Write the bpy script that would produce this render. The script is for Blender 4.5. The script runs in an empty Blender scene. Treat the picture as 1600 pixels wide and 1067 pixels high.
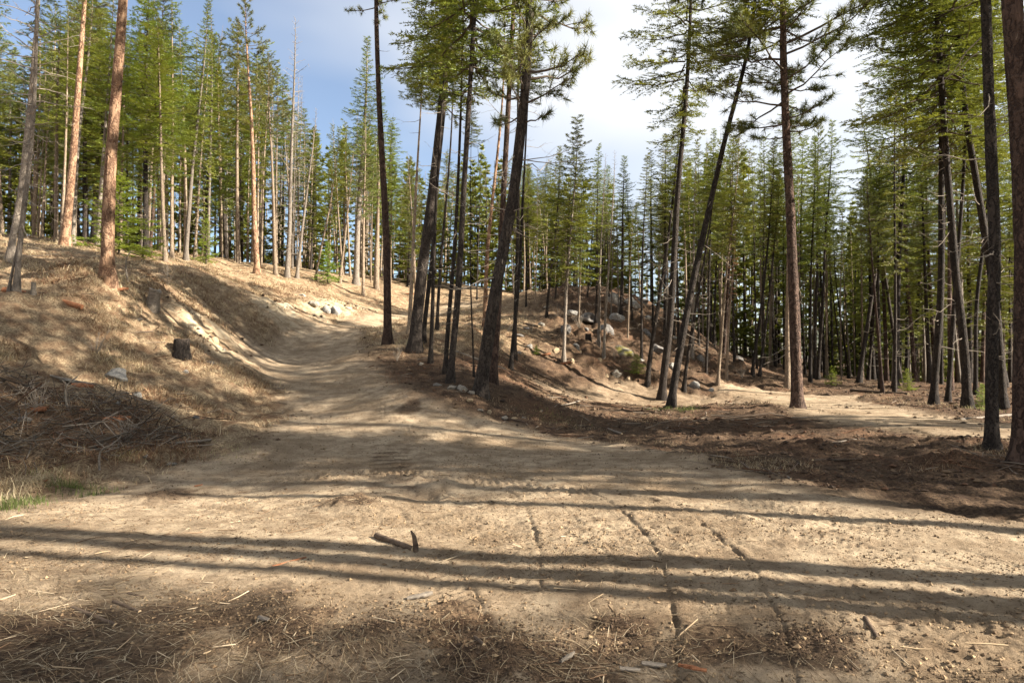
import bpy, math, random
import numpy as np
from mathutils import Vector, Matrix, Quaternion

sc = bpy.context.scene
R = math.radians
rng = np.random.default_rng(11)
random.seed(5)

# ------------------------------------------------------------------ camera, sky, sun, exposure
FPX, CX, CY, EYE, PITCH = 1067.0, 800.0, 533.5, 1.6, R(1.15)
cam = bpy.data.cameras.new('camera'); cam.lens = 24; cam.sensor_width = 36
cam.clip_start = 0.05; cam.clip_end = 6000
camo = bpy.data.objects.new('camera', cam); sc.collection.objects.link(camo)
camo.location = (0, 0, EYE); camo.rotation_euler = (R(90) + PITCH, 0, 0)
sc.camera = camo

SUN_AZ, SUN_EL = R(102.5), R(30)          # azimuth clockwise from the view direction (+Y)
sdir = Vector((math.sin(SUN_AZ) * math.cos(SUN_EL), math.cos(SUN_AZ) * math.cos(SUN_EL), math.sin(SUN_EL)))
sun = bpy.data.lights.new('sun', 'SUN'); sun.energy = 5.0; sun.angle = R(0.55); sun.color = (1.0, 0.915, 0.79)
suno = bpy.data.objects.new('sun', sun); sc.collection.objects.link(suno)
suno.rotation_euler = sdir.to_track_quat('Z', 'Y').to_euler(); suno.location = (40, -10, 40)

w = bpy.data.worlds.new('World'); sc.world = w; w.use_nodes = True
nt = w.node_tree; nt.nodes.clear()
out = nt.nodes.new('ShaderNodeOutputWorld'); bg = nt.nodes.new('ShaderNodeBackground')
sky = nt.nodes.new('ShaderNodeTexSky'); sky.sky_type = 'NISHITA'; sky.sun_disc = False
sky.sun_elevation = SUN_EL; sky.sun_rotation = SUN_AZ
sky.air_density = 1.0; sky.dust_density = 0.4; sky.ozone_density = 2.2; sky.altitude = 600
tc = nt.nodes.new('ShaderNodeTexCoord')
mp = nt.nodes.new('ShaderNodeMapping'); mp.inputs['Scale'].default_value = (1.0, 1.0, 2.2)
mp.inputs['Location'].default_value = (1.2, 3.3, 0.3)
nz = nt.nodes.new('ShaderNodeTexNoise'); nz.inputs['Scale'].default_value = 0.5; nz.inputs['Detail'].default_value = 5
nz.inputs['Roughness'].default_value = 0.55
rp = nt.nodes.new('ShaderNodeValToRGB'); rp.color_ramp.elements[0].color = (0.14, 0.14, 0.14, 1); rp.color_ramp.elements[0].position = 0.46; rp.color_ramp.elements[1].position = 0.60
mx = nt.nodes.new('ShaderNodeMix'); mx.data_type = 'RGBA'
mx.inputs['B'].default_value = (5.4, 5.5, 5.65, 1)
mu = nt.nodes.new('ShaderNodeMath'); mu.operation = 'MULTIPLY'; mu.inputs[1].default_value = 0.9
L = nt.links.new
L(tc.outputs['Generated'], mp.inputs['Vector']); L(mp.outputs[0], nz.inputs['Vector']); L(nz.outputs['Fac'], rp.inputs[0])
L(rp.outputs[0], mu.inputs[0]); L(mu.outputs[0], mx.inputs['Factor']); L(sky.outputs[0], mx.inputs['A'])
L(mx.outputs['Result'], bg.inputs[0]); L(bg.outputs[0], out.inputs[0])
bg.inputs[1].default_value = 0.05
vs = sc.view_settings
vs.view_transform = 'Standard'; vs.look = 'None'; vs.gamma = 1; vs.use_curve_mapping = False; vs.exposure = 2.02
try:
    sc.cycles.max_bounces = 4; sc.cycles.diffuse_bounces = 2; sc.cycles.transmission_bounces = 2; sc.cycles.glossy_bounces = 1
    sc.cycles.transparent_max_bounces = 4; sc.cycles.use_adaptive_sampling = True; sc.cycles.adaptive_threshold = 0.018
except Exception:
    pass

# ------------------------------------------------------------------ helpers
def link(o, parent=None):
    sc.collection.objects.link(o)
    if parent is not None: o.parent = parent
    return o
def tag(o, label=None, cat=None, group=None, kind=None):
    if label: o['label'] = label
    if cat: o['category'] = cat
    if group: o['group'] = group
    if kind: o['kind'] = kind
    return o
def empty(name, loc=(0, 0, 0)):
    o = bpy.data.objects.new(name, None); o.location = loc; o.empty_display_size = 0.2
    return link(o)
def mesh(name, V, F, mat=None, smooth=True, col=None):
    V = np.asarray(V, dtype=np.float32); F = np.asarray(F, dtype=np.int32)
    me = bpy.data.meshes.new(name); k = F.shape[1]; m = len(F)
    me.vertices.add(len(V)); me.vertices.foreach_set('co', V.ravel())
    me.loops.add(m * k); me.loops.foreach_set('vertex_index', F.ravel())
    me.polygons.add(m); me.polygons.foreach_set('loop_start', np.arange(0, m * k, k, dtype=np.int32))
    me.update(calc_edges=True)
    me.polygons.foreach_set('use_smooth', np.full(m, smooth, dtype=bool))
    if col is not None:
        a = me.attributes.new('tint', 'FLOAT_COLOR', 'POINT')
        c = np.ones((len(V), 4), dtype=np.float32); c[:, :col.shape[1]] = col
        a.data.foreach_set('color', c.ravel())
    if mat: me.materials.append(mat)
    return me
def obj(name, me, parent=None, loc=None):
    o = bpy.data.objects.new(name, me)
    if loc is not None: o.location = loc
    return link(o, parent)
def join(parts):
    Vs, Fs, n = [], [], 0
    for V, F in parts:
        Vs.append(V); Fs.append(F + n); n += len(V)
    return np.concatenate(Vs), np.concatenate(Fs)
def unit(a):
    return a / np.maximum(np.linalg.norm(a, axis=-1, keepdims=True), 1e-9)

# ---- lattice noise (numpy)
_TAB = np.random.default_rng(2024).random(1 << 16)
_PRM = np.random.default_rng(7).permutation(1 << 16).astype(np.int32)
def _h(ix, iy, iz, s):
    k = (ix.astype(np.int32) * 1 + s * 1319 + iz.astype(np.int32) * 7919) & 0xFFFF
    return _TAB[(_PRM[k] + iy.astype(np.int32)) & 0xFFFF]
def noise2(x, y, s=0):
    xi = np.floor(x); yi = np.floor(y); fx = x - xi; fy = y - yi
    fx = fx * fx * (3 - 2 * fx); fy = fy * fy * (3 - 2 * fy); xi = xi.astype(np.int32) + s * 1319; yi = yi.astype(np.int32)
    p0 = _PRM[xi & 0xFFFF] + yi; p1 = _PRM[(xi + 1) & 0xFFFF] + yi
    a = _TAB[p0 & 0xFFFF]; c = _TAB[(p0 + 1) & 0xFFFF]; b = _TAB[p1 & 0xFFFF]; d = _TAB[(p1 + 1) & 0xFFFF]
    return (a + (b - a) * fx) * (1 - fy) + (c + (d - c) * fx) * fy
def noise3(p, s=0):
    i = np.floor(p); f = p - i; f = f * f * (3 - 2 * f)
    r = 0
    for dx in (0, 1):
        for dy in (0, 1):
            for dz in (0, 1):
                wgt = (f[:, 0] if dx else 1 - f[:, 0]) * (f[:, 1] if dy else 1 - f[:, 1]) * (f[:, 2] if dz else 1 - f[:, 2])
                r = r + wgt * _h(i[:, 0] + dx, i[:, 1] + dy, i[:, 2] + dz, s)
    return r
def fbm(x, y, s=0, o=4):
    r = 0; a = 0.5; t = 0
    for k in range(o):
        r = r + a * noise2(x + 17.3 * k, y - 9.1 * k, s + k); t += a; a *= 0.5; x = x * 2.03; y = y * 2.03
    return r / t - 0.5
def sstep(a, b, x):
    t = np.clip((x - a) / (b - a), 0, 1); return t * t * (3 - 2 * t)

# ------------------------------------------------------------------ photograph pixel -> viewing ray
FW = np.array([0, math.cos(PITCH), math.sin(PITCH)]); UP = np.array([0, -math.sin(PITCH), math.cos(PITCH)])
EYEP = np.array([0, 0, EYE])
def ray(px, py):
    return FW + np.array([1.0, 0, 0]) * ((px - CX) / FPX) + UP * ((CY - py) / FPX)
def at(px, py, Y):
    d = ray(px, py); return EYEP + d * (Y / d[1])

# ------------------------------------------------------------------ terrain: surveyed points, thin-plate surface
PTS = []
for px, py, d in [
    # left bank and hill
    (0, 740, 9.2), (0, 690, 10.0), (0, 600, 11.2), (0, 500, 14.5), (0, 440, 18), (0, 385, 27), (100, 700, 10.3), (100, 620, 12.3), (100, 520, 15.5),
    (100, 390, 28), (165, 447, 18), (200, 685, 11.2), (200, 590, 15), (250, 520, 18.5), (250, 450, 21), (220, 398, 35), (330, 660, 13.2), (330, 600, 16.5),
    (330, 530, 20.5), (330, 450, 27), (400, 430, 40), (440, 470, 31), (520, 482, 36), (560, 449, 47), (300, 405, 38), (640, 455, 50), (390, 500, 26),
    # the climbing road
    (470, 640, 16.5), (430, 570, 22.5), (540, 580, 20), (470, 530, 27), (400, 528, 26), (500, 508, 33), (600, 492, 40), (650, 485, 46), (730, 472, 55), (560, 520, 28),
    # mound on the right of the road and the dip behind it
    (603, 541, 22.5), (645, 548, 22), (672, 567, 20.5), (700, 597, 18.2), (750, 614, 17), (640, 600, 17.5), (720, 640, 15.5), (820, 655, 16.5), (770, 600, 18.5),
    (740, 520, 29), (700, 510, 33), (800, 580, 24), (900, 640, 20.5), (900, 615, 27), (860, 590, 28), (900, 560, 31), (1000, 610, 30),
    # rocky rise behind
    (850, 500, 37), (820, 462, 46), (940, 535, 34), (930, 480, 41), (980, 462, 46), (1000, 540, 35), (1000, 480, 43), (1080, 588, 35), (1080, 535, 42),
    (1140, 560, 41), (1130, 590, 37), (1180, 582, 43), (760, 455, 60), (1060, 500, 52)]:
    PTS.append(at(px, py, d))
for p in [(-5, 1, 0), (0, 1, 0), (5, 1, 0), (-4.5, 6, 0), (0, 6, 0), (5, 6, 0), (10, 6, 0), (12, 12, 0), (3, 11, 0), (7, 15.5, 0), (-1, 11.5, 0), (14, 19, -.02),
          (6.5, 22, 0), (15, 28, -.05), (24, 30, -.1), (20, 42, 0), (32, 45, -.2), (18.7, 50, .6), (15, 52, 2.6), (10, 33, .3),
          (0, -10, 0), (10, -10, 0), (-10, -10, .6), (-12, 1, 1.2), (-8, 4, .25), (-14, 9, 2.6), (20, 5, 0), (20, -6, 0), (30, 15, 0), (45, 40, -.4),
          (-60, 60, 10), (-40, 90, 11), (0, 90, 8.5), (-90, 30, 12), (-60, 0, 9), (-30, -30, 4), (-30, 25, 7.4), (-26, 45, 8.5), (30, 90, -1), (60, 80, -3), (90, 40, -3), (60, 0, -.6), (50, -50, 0),
          (0, -60, 1), (-60, -60, 6), (0, 150, 10), (-100, 120, 14), (80, 140, -7)]:
    PTS.append(np.array(p, float))
PTS = np.array(PTS)
_S = 40.0
def _phi(r2):
    return np.where(r2 > 1e-12, 0.5 * r2 * np.log(np.maximum(r2, 1e-12)), 0.0)
_P = PTS[:, :2] / _S; _n = len(_P)
_K = _phi(((_P[:, None] - _P[None]) ** 2).sum(-1)) + np.eye(_n) * 2e-4
_A = np.zeros((_n + 3, _n + 3)); _A[:_n, :_n] = _K; _A[:_n, _n] = 1; _A[:_n, _n + 1:] = _P
_A[_n, :_n] = 1; _A[_n + 1:, :_n] = _P.T
_W = np.linalg.solve(_A, np.concatenate([PTS[:, 2], np.zeros(3)]))
def base_z(x, y):
    x = np.asarray(x, float).ravel(); y = np.asarray(y, float).ravel(); o = np.empty_like(x); P32 = _P.astype(np.float32); W32 = _W[:_n]
    for i in range(0, len(x), 40000):
        q = np.stack([x[i:i + 40000], y[i:i + 40000]], 1)
        r = np.linalg.norm(q, axis=1, keepdims=True); q = q * np.minimum(1, 140 / np.maximum(r, 1e-6)) / _S
        q4 = q.astype(np.float32); d2 = (q4[:, 0:1] - P32[None, :, 0]) ** 2 + (q4[:, 1:2] - P32[None, :, 1]) ** 2
        o[i:i + 40000] = (.5 * d2 * np.log(np.maximum(d2, np.float32(1e-12)))) @ W32 + _W[_n] + q @ _W[_n + 1:]
    return o
_ss = np.concatenate([np.arange(2.5, 30, .04), np.arange(30, 150, .15)])
def hit(px, py):
    d = ray(px, py); P = EYEP + d[None] * _ss[:, None]
    dz = P[:, 2] - base_z(P[:, 0], P[:, 1]); k = np.argmax(dz < 0)
    if dz[k] >= 0: k = len(_ss) - 1
    return P[k]
def hits(l): return np.array([hit(*p) for p in l])

# ---- surface zones (world polygons / lines) -----------------------------------------------------
def inpoly(x, y, poly):
    r = np.zeros(len(x), bool); j = len(poly) - 1
    for i in range(len(poly)):
        xi, yi = poly[i][:2]; xj, yj = poly[j][:2]
        c = ((yi > y) != (yj > y)) & (x < (xj - xi) * (y - yi) / (yj - yi + 1e-12) + xi); r ^= c; j = i
    return r
def pdist(x, y, line):
    best = np.full(len(x), 1e9); sgn = np.zeros(len(x)); al = np.zeros(len(x)); acc = 0
    for a, b in zip(line[:-1], line[1:]):
        ax, ay = a[:2]; bx, by = b[:2]; dx, dy = bx - ax, by - ay; l = math.hypot(dx, dy) + 1e-9
        t = np.clip(((x - ax) * dx + (y - ay) * dy) / (l * l), 0, 1)
        ex = x - ax - dx * t; ey = y - ay - dy * t; d = np.hypot(ex, ey)
        k = d < best; best[k] = d[k]; sgn[k] = np.sign(dx * (y[k] - ay) - dy * (x[k] - ax)); al[k] = acc + t[k] * l; acc += l
    return best, sgn, al
def poly_mask(x, y, poly, soft):
    ins = inpoly(x, y, poly); d, _, _ = pdist(x, y, list(poly) + [poly[0]])
    return sstep(-soft, soft, np.where(ins, d, -d))
padpoly = np.concatenate([hits([(150, 762), (290, 715), (400, 690), (450, 640), (392, 560), (378, 528), (450, 511), (540, 500), (600, 490), (680, 478), (735, 471),
    (760, 476), (700, 489), (620, 499), (570, 517), (556, 545), (590, 590), (650, 622), (700, 645), (800, 667), (950, 692), (1100, 722), (1200, 748), (1300, 776), (1450, 792), (1590, 812)])[:, :2],
    np.array([[9, 5], [14, 2], [14, -12], [-10, -12], [-9, 3], [-7.5, 7.2]])])
trail = hits([(1180, 612), (1260, 622), (1350, 645), (1450, 662), (1560, 672)])[:, :2]
trail = np.concatenate([trail, np.array([[14.5, 12.5], [20, 11]])])
flat2 = hits([(880, 612), (1000, 618), (1120, 628)])[:, :2]
cut = hits([(320, 525), (345, 555), (385, 555)])[:, :2]
cut2 = hits([(440, 495), (500, 492), (560, 478)])[:, :2]
slash = hits([(-60, 570), (60, 590), (230, 640), (310, 690), (230, 712), (60, 735), (-60, 740)])[:, :2]
def zones(x, y, bz=None):
    if bz is None: bz = base_z(x, y)
    n1 = fbm(x * .5, y * .5, 3) * 1.6 + fbm(x * 2.2, y * 2.2, 8) * .5
    xx = x + n1 * .6; yy = y + fbm(x * .6 + 5, y * .6, 12) * 1.2
    pad = poly_mask(xx, yy, padpoly, .55)
    d, _, _ = pdist(xx, yy, trail); tr = .95 * sstep(2.2, 1.2, d)
    d, _, _ = pdist(xx, yy, flat2); tr = np.maximum(tr, .55 * sstep(1.9, .8, d))
    dirt = np.maximum(pad, tr)
    hill = np.maximum(sstep(-3.4, -4.6, x + .10 * (y - 10)) * sstep(9, 8, 8.5 - .3 * y + 0 * x), sstep(1.4, 2.2, bz) * sstep(4, -2, x))
    straw = np.clip(hill, 0, 1) * (1 - dirt) * (1 - .75 * poly_mask(xx, yy, slash, .5))
    d1, _, _ = pdist(xx, yy, cut); d2, _, _ = pdist(xx, yy, cut2)
    rockcut = np.maximum(sstep(1.5, .5, d1), sstep(1.7, .4, d2)) * (1 - .7 * dirt) * sstep(-.12, .1, fbm(x * 1.3, y * 1.3, 14, 3))
    duff = (1 - dirt) * (1 - straw)
    return pad, dirt, straw, duff, rockcut
# ---- wheel tracks: (line in photo pixels, width, depth, lug pitch, shoulder)
TRK = []
def track(pl, wd, dp, pitch=.11, lug=.012):
    P = hits(pl)[:, :2]
    t = np.linspace(0, len(P) - 1, 20); i = np.arange(len(P))
    TRK.append((np.stack([np.interp(t, i, P[:, 0]), np.interp(t, i, P[:, 1])], 1), wd, dp, pitch, lug))
track([(455, 600), (470, 640), (482, 700), (560, 770), (640, 840), (700, 920), (730, 1060)], .34, .008)
track([(590, 625), (680, 680), (800, 730), (900, 765), (962, 812), (990, 860), (1003, 910), (1006, 990), (1000, 1066)], .36, .013, .08, .005)
track([(720, 660), (850, 705), (950, 745), (1045, 795), (1092, 841), (1130, 880), (1160, 939), (1175, 990), (1180, 1060)], .36, .015, .08, .005)
track([(500, 560), (560, 610), (650, 680), (740, 735), (800, 783), (818, 850), (815, 920)], .26, .012)
track([(1130, 775), (1239, 790), (1356, 806), (1473, 818), (1598, 841), (1720, 865)], .46, .016, .11, .008)
track([(1180, 960), (1300, 965), (1430, 985), (1598, 1020)], .36, .012, .10, .005)
track([(1150, 930), (1300, 905), (1450, 925), (1600, 975)], .34, .010, .10, .004)
track([(400, 750), (480, 748), (590, 738), (700, 745), (860, 760), (1000, 780)], .34, .028, .12, .022)
track([(1270, 640), (1370, 660), (1450, 680), (1560, 700)], .4, .05, .2, .01)
track([(1300, 632), (1400, 645), (1500, 655), (1590, 662)], .4, .05, .2, .01)
track([(440, 560), (480, 530), (560, 505), (640, 487)], .5, .05, .3, .0)
track([(500, 570), (530, 540), (590, 512), (660, 490)], .5, .05, .3, .0)
for pl_ in ([(470, 600), (520, 660), (600, 720), (720, 790), (800, 860)], [(520, 590), (580, 640), (680, 700), (820, 760), (900, 830), (930, 900)], [(560, 585), (640, 640), (760, 690), (900, 730), (1100, 790), (1300, 850), (1500, 900)],
            [(610, 610), (700, 655), (850, 695), (1000, 730), (1200, 775)], [(430, 590), (440, 650), (430, 720)], [(480, 620), (500, 680), (500, 740)], [(900, 720), (1050, 760), (1250, 800), (1450, 850), (1598, 900)], [(1040, 930), (1200, 935), (1400, 960), (1590, 990)]):
    track(pl_, .30, .010, .09, .005)
BARS = hits([(611, 690), (613, 770)])[:, :2]
LUMPS = [(hit(545, 790)[:2], .42, .10), (hit(575, 800)[:2], .4, .05), (hit(690, 760)[:2], .3, .11), (hit(660, 768)[:2], .34, -.17), (hit(632, 775)[:2], .3, .05), (hit(640, 748)[:2], .3, .03),
         (hit(440, 990)[:2], .22, .03), (hit(575, 1005)[:2], .3, .04), (hit(770, 1035)[:2], .3, .05), (hit(980, 990)[:2], .25, .03),
         (hit(250, 778)[:2], .4, .09), (hit(1285, 700)[:2], .6, .16), (hit(1480, 722)[:2], .5, .14), (hit(1110, 690)[:2], .6, .10), (hit(1340, 985)[:2], .14, .04), (hit(640, 632)[:2], .8, .05)]
for q in range(26):                                          # windrow along the right edge of the road
    t = q / 25; p = hit(640 + 560 * t + random.uniform(-6, 6), 615 + 128 * t + random.uniform(-4, 6))
    LUMPS.append((p[:2], random.uniform(.25, .55), random.uniform(.015, .055)))
def bar_phase(u, v): return (u + .12 * v + .05 * noise2(v * 9, u * 9, 3)) / .34
def ground_z(x, y, full=False):
    x = np.asarray(x, float).ravel(); y = np.asarray(y, float).ravel()
    z = base_z(x, y); r = np.hypot(x, y)
    global _LZ
    _LZ = pad, dirt, straw, duff, cutm = zones(x, y, z)
    near = sstep(60, 20, r)
    z = z + straw * (fbm(x * .55, y * .55, 21, 3) * .55 + fbm(x * 2.1, y * 2.1, 22, 3) * .34 * near + fbm(x * 8, y * 8, 23, 2) * .11 * near)
    z = z + duff * (fbm(x * .7, y * .7, 31, 3) * .22 + fbm(x * 3.2, y * 3.2, 32, 3) * .15 * near + fbm(x * 11, y * 11, 33, 2) * .055 * near)
    z = z + dirt * (fbm(x * .5, y * .5, 41, 3) * .10 + fbm(x * 4, y * 4, 42, 3) * .020 * near + fbm(x * 14, y * 14, 43, 3) * .016 * near)
    rise = duff * sstep(27, 32, r) * sstep(62, 50, r) * sstep(-6, -2, x) * sstep(17, 12, x)
    z = z + rise * (np.abs(fbm(x * .8, y * .8, 56, 3)) * 1.5 + np.abs(fbm(x * 2.6, y * 2.6, 57, 2)) * .5 - .25)
    ridg = np.abs(fbm(x * 1.1, y * 1.1, 51, 3)); z = z + cutm * ridg * .3
    z = z + sstep(60, 110, r) * fbm(x * .03, y * .03, 71, 3) * 3
    rough = (.25 + .75 * sstep(-.02, .16, fbm(x * .45 + 9, y * .8, 61, 3))) * dirt * sstep(16, 6, r)
    z = z + rough * (fbm(x * 7, y * 9, 62, 3) * .055 - np.abs(fbm(x * 12 + y * 5, y * 16, 63, 3)) * .035)
    for c, rad, h in (LUMPS if r.min() < 26 else []):
        d2 = ((x - c[0]) ** 2 + (y - c[1]) ** 2) / (rad * rad); k = d2 < 6
        if k.any():
            z[k] += h * np.exp(-d2[k] * 1.6) * (1 + 1.2 * fbm(x[k] * 7, y[k] * 7, 64, 3))
    for line, wd, dp, pitch, lug in TRK:
        lo = line.min(0) - .6; hi = line.max(0) + .6
        k = np.where((x > lo[0]) & (x < hi[0]) & (y > lo[1]) & (y < hi[1]))[0]
        if not len(k): continue
        d, sg, al = pdist(x[k], y[k], line)
        m = d < wd * 1.3; k = k[m]; d = d[m]; sg = sg[m]; al = al[m]
        if not len(k): continue
        fade = sstep(-.16, .10, fbm(al * .5 + wd * 50, al * 0 + dp * 900, 5, 2)) * .55 + .45
        wob = d + fbm(x[k] * 6, y[k] * 6, 6, 2) * .03
        edge = wd * .5; rag = .5 + .8 * noise2(al * 9, al * 0 + dp * 700, 7); one = np.where(sg > 0, 1.0, .35)
        prof = -dp * .35 * sstep(edge + .01, edge - .04, wob)
        prof -= dp * 1.25 * rag * one * np.exp(-((wob - edge) / .014) ** 2)
        prof += dp * .55 * rag * one * np.exp(-((wob - edge - .055) / .035) ** 2)
        lg = np.sin(2 * np.pi * (al / pitch + sg * d / wd * .9)) * np.cos(2 * np.pi * d / wd * 1.3); prof += lug * np.clip(lg * 2, -1, 1) * sstep(wd * .54, wd * .42, wob) * sstep(.25, .6, noise2(al * 1.7, d * 5, 9))
        z[k] += prof * fade
    ba, bb = BARS; ax = unit((bb - ba)[None])[0]; L_ = np.linalg.norm(bb - ba)
    u = (x - ba[0]) * ax[0] + (y - ba[1]) * ax[1]; v = np.abs((x - ba[0]) * -ax[1] + (y - ba[1]) * ax[0])
    k = (u > 0) & (u < L_) & (v < .34)
    vs_ = (x - ba[0]) * -ax[1] + (y - ba[1]) * ax[0]
    z[k] += (.016 * np.clip(np.sin(2 * np.pi * bar_phase(u[k], vs_[k])) * 3, -1, 1) - .012) * sstep(.34, .28, v[k])
    return z
def gz(x, y): return float(ground_z([x], [y])[0])

# ------------------------------------------------------------------ materials
def material(name, bump=None):
    m = bpy.data.materials.new(name); m.use_nodes = True; n = m.node_tree.nodes; n.clear()
    o = n.new('ShaderNodeOutputMaterial'); b = n.new('ShaderNodeBsdfPrincipled'); m.node_tree.links.new(b.outputs[0], o.inputs[0])
    b.inputs['Roughness'].default_value = .9; b.inputs['Specular IOR Level'].default_value = .2
    return m, m.node_tree, b, o
class NB:
    def __init__(s, t): s.t = t; s.n = t.nodes; s.l = t.links.new
    def tex(s, scale, detail=5, rough=.6, vec=None, kind='Noise', stretch=None, coord='Object', dist=0):
        if vec is None:
            c = s.n.new('ShaderNodeTexCoord'); vec = c.outputs[coord]
        if stretch:
            mpn = s.n.new('ShaderNodeMapping'); mpn.inputs['Scale'].default_value = stretch; s.l(vec, mpn.inputs[0]); vec = mpn.outputs[0]
        if kind == 'Noise':
            t = s.n.new('ShaderNodeTexNoise'); t.inputs['Detail'].default_value = detail; t.inputs['Roughness'].default_value = rough; t.inputs['Distortion'].default_value = dist; o = t.outputs['Fac']
        else:
            t = s.n.new('ShaderNodeTexVoronoi'); t.feature = 'DISTANCE_TO_EDGE' if kind == 'Edge' else 'F1'; o = t.outputs['Distance']
        t.inputs['Scale'].default_value = scale; s.l(vec, t.inputs['Vector']); return o
    def ramp(s, fac, stops):
        r = s.n.new('ShaderNodeValToRGB'); e = r.color_ramp.elements
        while len(e) < len(stops): e.new(.5)
        for k, (p, c) in enumerate(stops):
            e[k].position = p; e[k].color = (*c, 1) if not np.isscalar(c) else (c, c, c, 1)
        s.l(fac, r.inputs[0]); return r.outputs[0]
    def mix(s, f, a, b, mode='MIX'):
        m = s.n.new('ShaderNodeMix'); m.data_type = 'RGBA'; m.blend_type = mode
        for v, i in ((f, 'Factor'), (a, 'A'), (b, 'B')):
            if hasattr(v, 'is_output'): s.l(v, m.inputs[i])
            elif i == 'Factor': m.inputs[i].default_value = v
            else: m.inputs[i].default_value = (*v, 1)
        return m.outputs['Result']
    def math(s, op, a, b=0.0):
        m = s.n.new('ShaderNodeMath'); m.operation = op
        for k, v in enumerate((a, b)):
            if hasattr(v, 'is_output'): s.l(v, m.inputs[k])
            else: m.inputs[k].default_value = v
        return m.outputs[0]
    def bump(s, h, bs, strength=.5, dist=.02, prev=None):
        b = s.n.new('ShaderNodeBump'); b.inputs['Strength'].default_value = strength; b.inputs['Distance'].default_value = dist
        s.l(h, b.inputs['Height'])
        if prev is not None: s.l(prev, b.inputs['Normal'])
        s.l(b.outputs[0], bs.inputs['Normal']); return b.outputs[0]
    def attr(s, name):
        a = s.n.new('ShaderNodeAttribute'); a.attribute_name = name; return a
    def objrand(s):
        return s.n.new('ShaderNodeObjectInfo').outputs['Random']
M = {}
# ground
m, t, b, o = material('ground'); q = NB(t); M['ground'] = m
at1 = q.attr('tint'); sep = q.n.new('ShaderNodeSeparateColor'); q.l(at1.outputs['Color'], sep.inputs[0])
big = q.tex(.45, 4, .6); mid = q.tex(3.2, 6, .65); fine = q.tex(26, 6, .7); grit = q.tex(130, 3, .7)
dirt = q.mix(q.ramp(mid, [(.40, 0.0), (.60, 1.0)]), (.275, .203, .132), (.45, .350, .236))
dirt = q.mix(q.ramp(big, [(.36, .7), (.54, 0.0)]), dirt, (.20, .14, .085))
dirt = q.mix(q.ramp(fine, [(.36, .9), (.43, 0.0)]), dirt, (.10, .068, .042))
straw = q.mix(q.ramp(mid, [(.38, 0.0), (.62, 1.0)]), (.19, .12, .07), (.42, .32, .195))
straw = q.mix(q.ramp(fine, [(.42, .85), (.56, 0.0)]), straw, (.11, .068, .042))
duff = q.mix(q.ramp(mid, [(.36, 0.0), (.66, 1.0)]), (.060, .038, .025), (.18, .118, .072))
duff = q.mix(q.ramp(big, [(.50, 0.0), (.66, .7)]), duff, (.15, .080, .045))
duff = q.mix(q.ramp(fine, [(.42, .8), (.54, 0.0)]), duff, (.028, .019, .014))
rockc = q.mix(q.ramp(mid, [(.4, 0.0), (.6, 1.0)]), (.30, .22, .135), (.45, .37, .255))
c = q.mix(sep.outputs['Red'], duff, dirt); c = q.mix(sep.outputs['Green'], c, straw); c = q.mix(sep.outputs['Blue'], c, rockc)
c = q.mix(q.ramp(grit, [(.32, .6), (.42, 0.0)]), c, (.06, .042, .028))
q.l(c, b.inputs['Base Color']); b.inputs['Roughness'].default_value = .97; b.inputs['Specular IOR Level'].default_value = .08
pv = q.bump(fine, b, 1.0, .045); q.bump(grit, b, .9, .012, pv)
# barks: (plate colour dark, plate colour light, crack colour, plate scale)
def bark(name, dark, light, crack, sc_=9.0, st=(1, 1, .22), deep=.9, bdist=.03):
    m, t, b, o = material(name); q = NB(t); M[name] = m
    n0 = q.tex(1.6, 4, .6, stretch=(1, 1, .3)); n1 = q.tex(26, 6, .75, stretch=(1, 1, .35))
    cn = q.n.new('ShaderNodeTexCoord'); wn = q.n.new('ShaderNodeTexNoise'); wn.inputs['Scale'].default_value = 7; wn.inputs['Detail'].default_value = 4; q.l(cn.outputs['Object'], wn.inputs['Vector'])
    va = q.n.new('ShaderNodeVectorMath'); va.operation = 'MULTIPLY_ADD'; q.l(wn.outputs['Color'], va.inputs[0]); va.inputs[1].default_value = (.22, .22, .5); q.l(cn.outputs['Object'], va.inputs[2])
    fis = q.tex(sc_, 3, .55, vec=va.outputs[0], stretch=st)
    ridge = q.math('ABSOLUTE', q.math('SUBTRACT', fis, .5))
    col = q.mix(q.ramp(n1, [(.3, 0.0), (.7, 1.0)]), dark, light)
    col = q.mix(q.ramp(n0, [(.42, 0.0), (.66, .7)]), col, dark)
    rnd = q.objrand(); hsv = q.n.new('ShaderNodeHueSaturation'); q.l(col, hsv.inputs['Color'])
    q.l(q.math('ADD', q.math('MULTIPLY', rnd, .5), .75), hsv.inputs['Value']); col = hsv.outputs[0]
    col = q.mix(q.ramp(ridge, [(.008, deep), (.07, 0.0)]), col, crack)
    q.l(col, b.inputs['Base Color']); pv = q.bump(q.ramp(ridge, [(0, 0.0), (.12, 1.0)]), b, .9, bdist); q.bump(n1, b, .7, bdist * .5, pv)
bark('bark_orange', (.24, .130, .072), (.46, .31, .200), (.085, .042, .026), 6, (1, 1, .33))
bark('bark_red', (.050, .033, .025), (.135, .084, .060), (.026, .016, .012), 7, (1, 1, .33))
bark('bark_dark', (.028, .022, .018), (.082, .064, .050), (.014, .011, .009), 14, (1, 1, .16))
bark('bark_grey', (.14, .115, .090), (.31, .265, .215), (.07, .055, .045), 16, (1, 1, .2), .6, .012)
bark('bark_tan', (.18, .13, .088), (.38, .30, .215), (.07, .05, .035), 15, (1, 1, .2), .7, .012)
m, t, b, o = material('dead_twig'); q = NB(t); M['twig'] = m
q.l(q.mix(q.tex(9, 3), (.13, .10, .075), (.34, .29, .23)), b.inputs['Base Color'])
m, t, b, o = material('limb_bark'); q = NB(t); M['limb'] = m
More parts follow.
